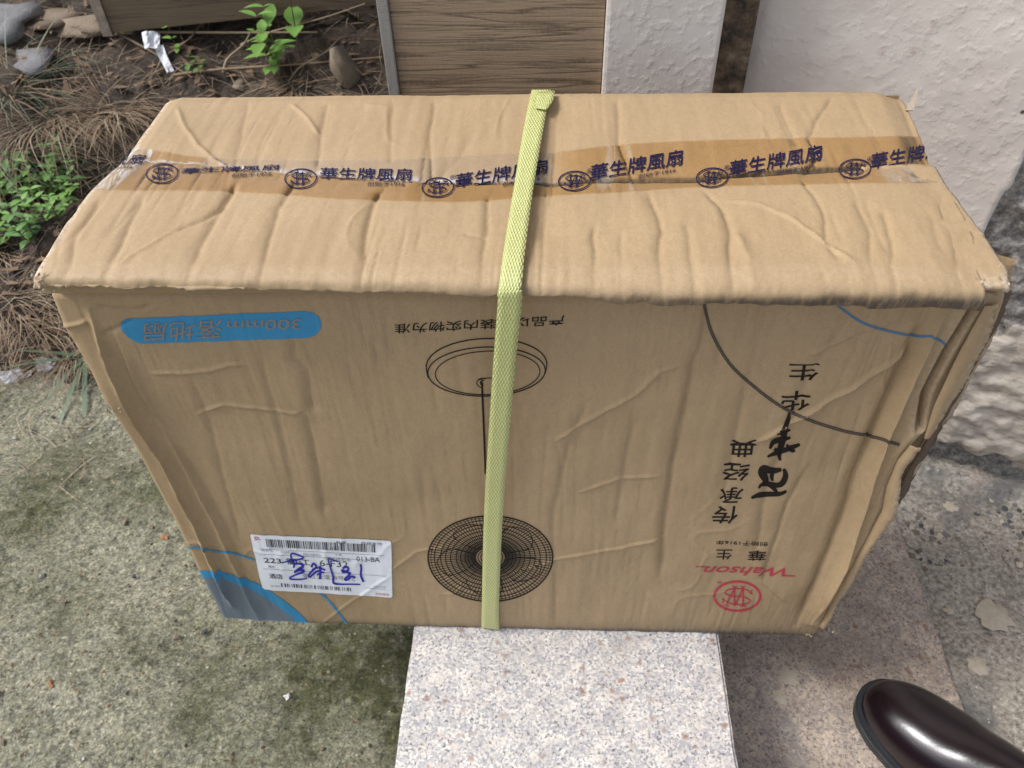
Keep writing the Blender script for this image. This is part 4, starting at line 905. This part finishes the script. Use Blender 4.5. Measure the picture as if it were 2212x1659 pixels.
strip('torn_liner', [(1962, 950), (1934, 985), (1912, 1040), (1902, 1092), (1864, 1165), (1824, 1228), (1794, 1285), (1768, 1345)], [.006, .008, .010, .006, .008, .006, .004], -.0050, (1, -.45), 'kraft', 6)
# pale splinter sticking up at the far right corner
P = on_top([(1968, 228), (1978, 208), (1984, 195)]); V_ = []
for i, p in enumerate(P): V_ += [(p[0] - .003 + .001 * i, p[1], H - .004 + i * .004), (p[0] + .003 - .002 * i, p[1], H - .004 + i * .004)]
o = mesh('torn_splinter', V_, grid_faces(3, 2), M['torn']); o.modifiers.new('t', 'SOLIDIFY').thickness = .0008; child_of(box, o)

# ------------------------------------------------------------------ the shoe on the granite step
def loft(rings, close=True):
    V_ = np.concatenate(rings); n = len(rings[0]); F_ = []
    for i in range(len(rings) - 1):
        for k in range(n if close else n - 1): F_.append((i * n + k, i * n + (k + 1) % n, (i + 1) * n + (k + 1) % n, (i + 1) * n + k))
    return V_, F_
Lsh = .285
def half(x, grow=0):                                   # outline half widths (outer, inner) along the shoe
    pts = [(0, 0), (.002, .012), (.008, .0245), (.02, .0355), (.04, .0445), (.065, .0492), (.09, .0505), (.12, .0470), (.16, .0390), (.20, .0355), (.24, .0365), (.265, .032), (.278, .020), (.285, 0)]
    return np.interp(x, *zip(*pts)) + grow
xs_o = np.concatenate([np.linspace(0, .02, 10) ** 1.0, np.linspace(.022, .26, 34), np.linspace(.263, .285, 9)])
def outline(grow, z):
    L1 = [(x, half(x)) for x in xs_o]; L2 = [(x, -half(x) * .97) for x in xs_o[::-1][1:-1]]
    P = np.array(L1 + L2); c = np.array([.14, 0]); d_ = P - c; P = c + d_ * (1 + grow / (np.linalg.norm(d_, axis=1, keepdims=True) + 1e-6))
    return np.column_stack([P, np.full(len(P), z)])
shoe = empty('leather_shoe', (0, 0, 0))
rings = []
for z, g_ in ((0, -.002), (.002, .0005), (.0055, .0005), (.0065, -.0010), (.0075, -.0010), (.0085, .0012), (.0125, .0012), (.0135, -.0004), (.0145, -.0004), (.0155, .0018), (.0200, .0018), (.0212, .0006), (.0215, -.004)): rings.append(outline(g_, z))
Vs, Fs = loft(rings); n = len(rings[0]); Fs.append(tuple(range(n))[::-1]); Fs.append(tuple(range((len(rings) - 1) * n, len(rings) * n)))
mesh('sole', Vs, Fs, M['sole'], shoe, smooth=True).modifiers.new('e', 'EDGE_SPLIT').split_angle = rad(40)
rings = []; NA = 28
tops = [(0, .0), (.003, .012), (.008, .0205), (.016, .0285), (.03, .0375), (.05, .0440), (.075, .0500), (.10, .0590), (.13, .0740), (.16, .0880), (.19, .0950), (.23, .0930), (.26, .0900), (.283, .0820)]
for x in np.r_[.0012, .0025, .005, .008, .012, .017, .024, np.linspace(.032, .27, 26), .277, .281]:
    hw = max(half(x) - .0035, .002) ; h_ = np.interp(x, *zip(*tops)); r = []
    for k in range(NA):
        a = math.pi * k / (NA - 1); cx_ = math.cos(a); sx_ = math.sin(a)
        pw_ = 2 / 2.35; y_ = hw * math.copysign(abs(cx_) ** pw_, cx_); z_ = .0205 + h_ * abs(sx_) ** (pw_ if x < .12 else pw_ * .9)
        y_ *= 1 - .10 * (sx_ ** 2) * (x > .1); r.append((x + .0025, y_, z_))
    rings.append(np.array(r))
Vs, Fs = loft(rings, False); n0 = len(Vs)
keep = []
for f in Fs:                                           # leave the foot opening
    c_ = Vs[list(f)].mean(0)
    if not (c_[0] > .155 and c_[0] < .266 and abs(c_[1]) < .024 and c_[2] > .088): keep.append(f)
Fs = keep + [tuple(range(NA))[::-1], tuple(range(n0 - NA, n0))]
up_ = mesh('upper', Vs, Fs, M['leather'], shoe, smooth=True); m = up_.modifiers.new('s', 'SUBSURF'); m.levels = m.render_levels = 2
tipP = at_z([(1862, 1500)], Z_T + .012)[0]
HEAD = rad(-48)                                        # heel direction, measured in the step's plane
shoe.location = (tipP[0] + .000, tipP[1] + .004, Z_T + .0005); shoe.rotation_euler = (0, 0, HEAD)
tag(shoe, 'polished dark burgundy leather shoe with a black ridged sole on the granite step', 'shoe')

# mortar spots on the step and gutter
def splat(px_, z, r, seed, label, mat='paper'):
    c = at_z([px_], z)[0]; r0 = random.Random(seed); n = 22; V_ = [(0, 0, .0022)]; F_ = []
    for k in range(n):
        a = 2 * math.pi * k / n; rr = r * (.75 + .5 * r0.random()); V_.append((rr * math.cos(a) * .6, rr * math.sin(a) * .6, .0018 * r0.uniform(.6, 1.2))); 
    for k in range(n):
        a = 2 * math.pi * k / n; V_.append((V_[1 + k][0] * 1.7, V_[1 + k][1] * 1.7, -.0005))
    for k in range(n):
        j = (k + 1) % n; F_ += [(0, 1 + k, 1 + j), (1 + k, 1 + n + k, 1 + n + j, 1 + j)]
    o = mesh('mortar_spot', V_, F_, M['spot'], smooth=True); o.location = c; return tag(o, label, 'mortar spot', 'mortar spots dried on the step and gutter')
M['spot'] = plain('dried_mortar', (.50, .43, .33), .85, .25, 150, .001)
splat((1703, 1462), Z_T, .012, 1, 'larger dried mortar spot on the granite step left of the shoe')
splat((1683, 1505), Z_T, .009, 2, 'smaller dried mortar spot on the granite step just below the larger one')
splat((2148, 1330), Z_GU + .002, .020, 3, 'big ragged mortar splash on the gutter floor right of the step')
splat((2112, 1437), Z_GU + .002, .011, 4, 'small mortar splash on the gutter floor above the shoe heel')
splat((2050, 1318), Z_GU + .002, .006, 5, 'tiny mortar speck in the gutter beside the big ragged splash')
splat((2055, 1095), Z_GU + .003, .010, 6, 'curled pale mortar chip near the foot of the flaking wall')

# ------------------------------------------------------------------ rubble, soil litter, plants
def rock(bm, c, r, seed, flat=.6):
    rr = bmesh.ops.create_icosphere(bm, subdivisions=2, radius=1); r0 = random.Random(seed); o_ = Vector((r0.random() * 50, r0.random() * 50, 0))
    sx, sy = r0.uniform(.7, 1.3), r0.uniform(.7, 1.2); ro_ = Matrix.Rotation(r0.random() * 6.3, 3, 'Z')
    for v in rr['verts']:
        k = 1 + .8 * mnoise.noise(v.co * 1.1 + o_) + .2 * mnoise.noise(v.co * 3 + o_); v.co = ro_ @ Vector((v.co.x * k * sx, v.co.y * k * sy, v.co.z * k * flat)) * r + Vector(c)
def gravel(name, px_rng, z, n, rr, mats, seed):
    bm = bmesh.new(); r0 = random.Random(seed)
    for i in range(n):
        p = (r0.uniform(px_rng[0], px_rng[2]), r0.uniform(px_rng[1], px_rng[3])); c = at_z([p], z)[0]
        nb_ = len(bm.faces); rock(bm, c, rr * r0.uniform(.35, 1) ** 1.5, seed + i); mi = r0.randrange(len(mats)); bm.faces.ensure_lookup_table()
        for f in bm.faces[nb_:]: f.material_index = mi
    return tag(bm_obj(name, bm, mats, smooth=False), kind='stuff')
M['spot'] = plain('dried_mortar', (.50, .43, .33), .85, .25, 150, .001)
M['peb_o'] = plain('orange_pebble', (.30, .15, .07), .8, .3, 90); M['peb_w'] = plain('white_pebble', (.52, .50, .46), .8, .2, 90); M['peb_d'] = plain('dark_pebble', (.07, .07, .072), .8, .3, 90)
gravel('gravel', (-40, 880, 880, 1680), Z_G + .0006, 90, .0046, [M['peb_o'], M['stone'], M['peb_w'], M['peb_d'], M['stone']], 100)
gravel('rubble', (1925, 1060, 2240, 1230), Z_GU + .0005, 300, .0042, [M['spot'], M['stone_grey'], M['stone'], M['stone_grey'], M['peb_d'], M['stone'], M['spot']], 500)
_sx = np.arange(-4, 1.3, .02); _sy = np.arange(.3, 5, .02); _sz = soil_z(*np.meshgrid(_sx, _sy))
def sz(x, y):
    i = min(max((x + 4) / .02, 0), len(_sx) - 2); j = min(max((y - .3) / .02, 0), len(_sy) - 2); a, b = int(i), int(j); f, g = i - a, j - b
    return (_sz[b, a] * (1 - f) + _sz[b, a + 1] * f) * (1 - g) + (_sz[b + 1, a] * (1 - f) + _sz[b + 1, a + 1] * f) * g
def soil_pt(p):                                        # where a photo point meets the soil bank
    d = rays([p])[0]; k = .5
    for _ in range(60):
        q = CAM + d * k; k += (q[2] - sz(q[0], q[1])) * .6
    return CAM + d * k
def stone(px_, r, seed, label, mat='stone', flat=.6):
    bm = bmesh.new(); rock(bm, (0, 0, 0), r, seed, flat); o = bm_obj('stone', bm, M[mat], smooth=True); c = soil_pt(px_); o.location = (c[0], c[1], c[2] + r * flat * .3)
    return tag(o, label, 'stone')
s0 = stone((745, 160), .05, 3, 'tall tan stone on the soil close to the brown pier'); s0.scale = (.45, .7, 1.6); s0.rotation_euler = (.3, -.35, 0)
stone((110, 45), .07, 5, 'broad tan rock at the back of the soil bank', 'stone', .25); stone((70, 130), .05, 8, 'grey slab-like rock among the dry grass', 'stone_grey', .25)
stone((30, 50), .07, 9, 'grey wet rock in the far corner of the bank', 'stone_grey', .3); stone((520, 185), .016, 11, 'small tan stone just behind the carton', 'stone', .5)
stone((150, 860), .020, 12, 'dark grey stone at the edge of the mossy paving', 'stone_grey'); stone((195, 62), .05, 14, 'low tan rock beside the planter edge', 'stone', .3)

class Strip:                                           # collects blades and twigs into one mesh
    def __init__(s): s.V = []; s.F = []; s.mi = []
    def blade(s, base, dirv, L, w_, bend, mi=0, n=6, droop=None):
        base = np.asarray(base, float); d = np.asarray(dirv, float); d /= np.linalg.norm(d); sd_ = np.cross(d, [0, 0, 1.]); sd_ /= np.linalg.norm(sd_) + 1e-9; p = base.copy(); k0 = len(s.V)
        for i in range(n + 1):
            f = i / n; ww = w_ * (1 - f ** 2) + .0002; s.V += [p - sd_ * ww / 2, p + sd_ * ww / 2]
            d = d + np.asarray(bend) / n; d /= np.linalg.norm(d); p = p + d * L / n
        for i in range(n): a = k0 + 2 * i; s.F.append((a, a + 1, a + 3, a + 2)); s.mi.append(mi)
    def build(s, name, mats, parent=None):
        o = mesh(name, s.V, s.F, mats, parent, smooth=True); o.data.polygons.foreach_set('material_index', s.mi); return o
r0 = random.Random(21)
# litter: straw, dead leaves and root threads over the bank, nobody could count it
S_ = Strip()
for i in range(3200):
    p = (r0.uniform(-150, 860), r0.uniform(-40, 830)) if i > 250 else (r0.uniform(-60, 260), r0.uniform(580, 830)); c = soil_pt(p)
    if c[0] > -.17 or c[1] < .50: continue
    a = r0.uniform(0, 6.3); S_.blade(c + np.array([0, 0, .003]), (math.cos(a), math.sin(a), r0.uniform(.0, .35)), r0.uniform(.03, .12), r0.uniform(.0006, .0016), (r0.gauss(0, .5), r0.gauss(0, .5), -.5), r0.choice([0, 0, 1, 2]), 5)
for i in range(560):
    p = (r0.uniform(-150, 860), r0.uniform(-40, 820)); c = soil_pt(p)
    if c[0] > -.17: continue
    a = r0.uniform(0, 6.3); S_.blade(c + np.array([0, 0, .006]), (math.cos(a), math.sin(a), r0.uniform(-.1, .3)), r0.uniform(.015, .04), r0.uniform(.006, .014), (0, 0, r0.gauss(0, .6)), 3, 3)
tag(S_.build('plant_litter', [M['straw'], M['straw2'], M['twig'], M['deadleaf']]), kind='stuff')
# roots and straw hanging onto the paving edge
S_ = Strip()
for i in range(60):
    p = (r0.uniform(0, 230), r0.uniform(700, 1040)); c = at_z([p], Z_G + .004)[0]; a = r0.uniform(0, 6.3)
    S_.blade(c, (math.cos(a), math.sin(a), .1), r0.uniform(.04, .13), .0012, (r0.gauss(0, 1.3), r0.gauss(0, 1.3), -.15), r0.choice([0, 1, 2]), 10)
tag(S_.build('root_threads', [M['straw'], M['straw2'], M['twig']]), kind='stuff')

def tuft(px_, nb_, L, mats, label, spread=.8, lean=(0, 0), w_=.0025, rad_=.03):
    nb_ = int(nb_ * 1.5); w_ *= .62
    c = soil_pt(px_); S_ = Strip()
    for i in range(nb_):
        a = r0.uniform(0, 6.3); rr = r0.uniform(0, 1) ** .6 * rad_; d = (math.cos(a) * spread + lean[0], math.sin(a) * spread + lean[1], r0.uniform(.35, 1.1))
        S_.blade((rr * math.cos(a), rr * math.sin(a), 0), d, L * r0.uniform(.5, 1.15), w_ * r0.uniform(.5, 1.2), (r0.gauss(0, .5), r0.gauss(0, .5), -1.6 * r0.uniform(.3, 1.2)), r0.randrange(len(mats)), 8)
    o = S_.build('grass_tuft', mats); o.location = c; return tag(o, label, 'grass tuft', 'grass tufts on the soil bank')
dry = [M['straw'], M['straw'], M['straw2'], M['deadleaf']]
tuft((120, 250), 200, .19, dry, 'large matted brown dry grass tuft left of the carton', 1.0, (.3, -.2), .0022, .09)
tuft((250, 235), 190, .14, dry, 'brown dry grass tuft nearest the far left carton corner', 1.0, (.2, -.2), .0022, .07)
tuft((30, 330), 160, .19, [M['straw'], M['blade'], M['straw2']], 'mixed dry and green grass tuft at the photo edge above the seedlings', .9, (.2, 0), .003, .06)
tuft((20, 200), 70, .24, [M['blade'], M['blade'], M['straw']], 'green and straw grass tuft by the grey rocks', .8, (.2, 0), .0035, .05)
tuft((60, 690), 150, .10, dry, 'low dry grass tuft at the mossy paving edge', 1.1, (.2, -.2), .0018, .10)
tuft((10, 640), 110, .11, dry, 'tangled straw tuft at the photo edge below the seedlings', 1.1, (.2, -.2), .0018, .08)
tuft((160, 760), 90, .08, dry, 'small straw tuft beside the carton and paving edge', 1.1, (.1, -.3), .0018, .06)
tuft((640, 190), 60, .10, dry, 'sparse dry tuft behind the carton under the sapling', .9, (0, 0), .002, .04)
# blue-green blades lying over the paving edge
S_ = Strip(); c = at_z([(185, 770)], Z_G + .02)[0]
for dv, L in (((-.8, -.25, .15), .16), ((-.6, -.1, .25), .12), ((.05, -1, -.05), .20), ((.35, -1, -.05), .24), ((-.2, -.9, .1), .12)): S_.blade((0, 0, 0), dv, L, .008, (0, 0, -.25), 0, 8)
o = S_.build('grass_blades', [M['blade']]); o.location = c; tag(o, 'few broad blue-green grass blades lying on the paving edge', 'grass tuft'); o.name = 'green_grass_tuft'

def leaf_geo(S, base, d, L, W, up=(0, 0, 1), fold=.25, mi=0):
    base = np.asarray(base, float); d = np.asarray(d, float); d /= np.linalg.norm(d); sd_ = np.cross(d, up); sd_ /= np.linalg.norm(sd_) + 1e-9; nrm = np.cross(sd_, d); k0 = len(S.V); n = 6
    for i in range(n + 1):
        f = i / n; ww = W * math.sin(math.pi * min(1, f * .96 + .02) ** .8) * .5; c = base + d * L * f - nrm * L * .22 * f * f
        S.V += [c - sd_ * ww + nrm * ww * fold, c, c + sd_ * ww + nrm * ww * fold]
    for i in range(n):
        a = k0 + 3 * i; S.F += [(a, a + 1, a + 4, a + 3), (a + 1, a + 2, a + 5, a + 4)]; S.mi += [mi, mi]
def plant(name, px_, h, nst, L, label, cat, group=None, mat='leaf', wide=.5, lean=.5, ground=soil_pt, pairs=4):
    c = ground(px_); root = empty(name, tuple(c)); S_ = Strip(); Q = Strip()
    for s_ in range(nst):
        a = r0.uniform(0, 6.3); d = np.array([math.cos(a) * lean * r0.random(), math.sin(a) * lean * r0.random() - .1, 1.]); d /= np.linalg.norm(d); hh_ = h * r0.uniform(.6, 1.1); b0 = np.array([math.cos(a), math.sin(a), 0]) * .012 * (nst > 1)
        Q.blade(b0, d, hh_, .0024, (0, 0, 0), 0, 4)
        for k in range(1, pairs + 1):
            f = k / pairs; p = b0 + d * hh_ * f; ph = k * 1.57 + r0.uniform(-.3, .3)
            for q in (0, math.pi):
                ll = L * r0.uniform(.5, 1.2) * (1 - .35 * (f > .9)); leaf_geo(S_, p, (math.cos(ph + q), math.sin(ph + q), r0.uniform(.1, .6)), ll, ll * wide, mi=0)
    S_.build('foliage', [M[mat]], root); Q.build('stem', [M['stem']], root)
    return tag(root, label, cat, group)
sg = 'green seedlings left of the carton'
sp = [((40, 395), 'seedling highest in the clump left of the carton'), ((95, 420), 'bushy seedling in the middle of the clump left of the carton'), ((35, 470), 'broad-leaved seedling at the left photo edge of the clump'), ((120, 470), 'seedling of the clump touching the carton edge'), ((70, 520), 'seedling lowest in the clump by the carton corner'), ((10, 540), 'seedling at the bottom left of the clump by the frame'), ((150, 420), 'small seedling between clump and taped carton end'), ((5, 430), 'seedling cut by the photo edge beside the dry tuft')]
for i, (p, l_) in enumerate(sp): plant('seedling', p, .085, 6, .027, l_, 'seedling', sg, 'leaf' if i % 2 else 'leaf2', .5, .9, pairs=4)
plant('sapling', (650, 128), .25, 1, .070, 'tallest green sapling with large leaves behind the carton by the pier', 'sapling', None, 'leaf', .55, .2, pairs=4)
plant('sapling', (612, 170), .13, 3, .052, 'bushy green sapling behind the carton left of the tallest one', 'sapling', None, 'leaf', .45, .5, pairs=4)
plant('sprout', (395, 128), .07, 1, .026, 'lone round-leaved sprout between white scrap and sapling', 'sprout', None, 'leaf', .65, .2, pairs=3)
plant('sprout', (420, 160), .035, 3, .020, 'tiny sprout on the soil right of the white scrap', 'sprout', None, 'leaf2', .5, .8, pairs=2)
plant('sprout', (545, 110), .045, 2, .020, 'thin sprout left of the bushy sapling', 'sprout', None, 'leaf2', .4, .6, pairs=3)
plant('sprout', (165, 350), .07, 2, .026, 'thin sprout over dark soil beside the taped carton end', 'sprout', None, 'leaf2', .5, .5, pairs=3)
# twigs
def twig(p0, p1, h0, h1, w_, label, mat='straw2', sag=0.0):
    a = soil_pt(p0) + np.array([0, 0, h0]); b = soil_pt(p1) + np.array([0, 0, h1]); n = 14; rings = []
    for i in range(n + 1):
        f = i / n; c = a + (b - a) * f + np.array([0, 0, -sag * math.sin(math.pi * f)]) + .004 * np.array([math.sin(f * 9 + w_ * 900), math.cos(f * 7), math.sin(f * 5)]); r = w_ * (1 - .5 * f)
        d = (b - a) / np.linalg.norm(b - a); u = np.cross(d, [0, 0, 1]); u /= np.linalg.norm(u); v = np.cross(u, d)
        rings.append(np.array([c + r * (u * math.cos(t) + v * math.sin(t)) for t in np.linspace(0, 2 * math.pi, 6, endpoint=False)]))
    V_, F_ = loft(rings); o = mesh('twig', V_, F_, M[mat], smooth=True); return tag(o, label, 'twig', 'dry twigs on the soil bank')
twig((390, 50), (590, 60), .05, .05, .0030, 'arched pale twig in front of the dark planter', sag=-.03)
twig((240, 96), (690, 88), .02, .02, .0035, 'long straight twig under the planter')
twig((380, 185), (830, 142), .02, .02, .0030, 'long orange straw reaching the brown pier', 'straw')
twig((210, 70), (420, 175), .03, .01, .0030, 'dark twig slanting down past the white scrap', 'twig')
twig((480, 170), (560, 100), .01, .04, .0026, 'short twig slanting up beside the thin sprout')
twig((520, 120), (800, 60), .02, .05, .0022, 'thin pale twig rising toward the pier above the orange straw'); twig((620, 190), (745, 110), .01, .03, .0022, 'short brown twig beside the leaning tan stone', 'twig')
twig((330, 175), (450, 90), .01, .04, .0022, 'thin twig crossing behind the white scrap', 'twig')
# scraps
def scrap(px_, w_, h_, label, mat, seed, lift=.012, tilt=(.3, .2, 0), ground=soil_pt):
    r1 = np.random.default_rng(seed); n = 9; U_, V2 = np.meshgrid(np.linspace(-.5, .5, n), np.linspace(-.5, .5, n))
    Z_ = .28 * min(w_, h_) * fbm(U_ + seed, V2, 3, seed, 2); P = np.stack([U_ * w_ * (1 + .25 * V2), V2 * h_, Z_], -1).reshape(-1, 3)
    o = mesh('paper_scrap', P, grid_faces(n, n), M[mat]); c = ground(px_); o.location = (c[0], c[1], c[2] + lift); o.rotation_euler = tilt; o.modifiers.new('t', 'SOLIDIFY').thickness = .0008
    return tag(o, label, 'scrap', 'litter scraps')
scrap((338, 122), .030, .036, 'crumpled white scrap at the top of the torn wrapper', 'paper', 1, .03, (.7, .3, .4))
scrap((362, 148), .016, .06, 'narrow white wrapper strip hanging below the crumpled scrap', 'paper', 2, .02, (.6, -.2, .45))
scrap((105, 795), .030, .025, 'white scrap beside the blue-green grass blades', 'paper', 3, .01, (.3, .2, .3))
scrap((40, 815), .05, .022, 'pinkish white scrap at the paving edge', 'paper', 4, .008, (.2, .1, .5))
scrap((8, 840), .03, .022, 'orange scrap at the left photo edge of the paving', 'orange', 5, .01, (.4, .2, .5))
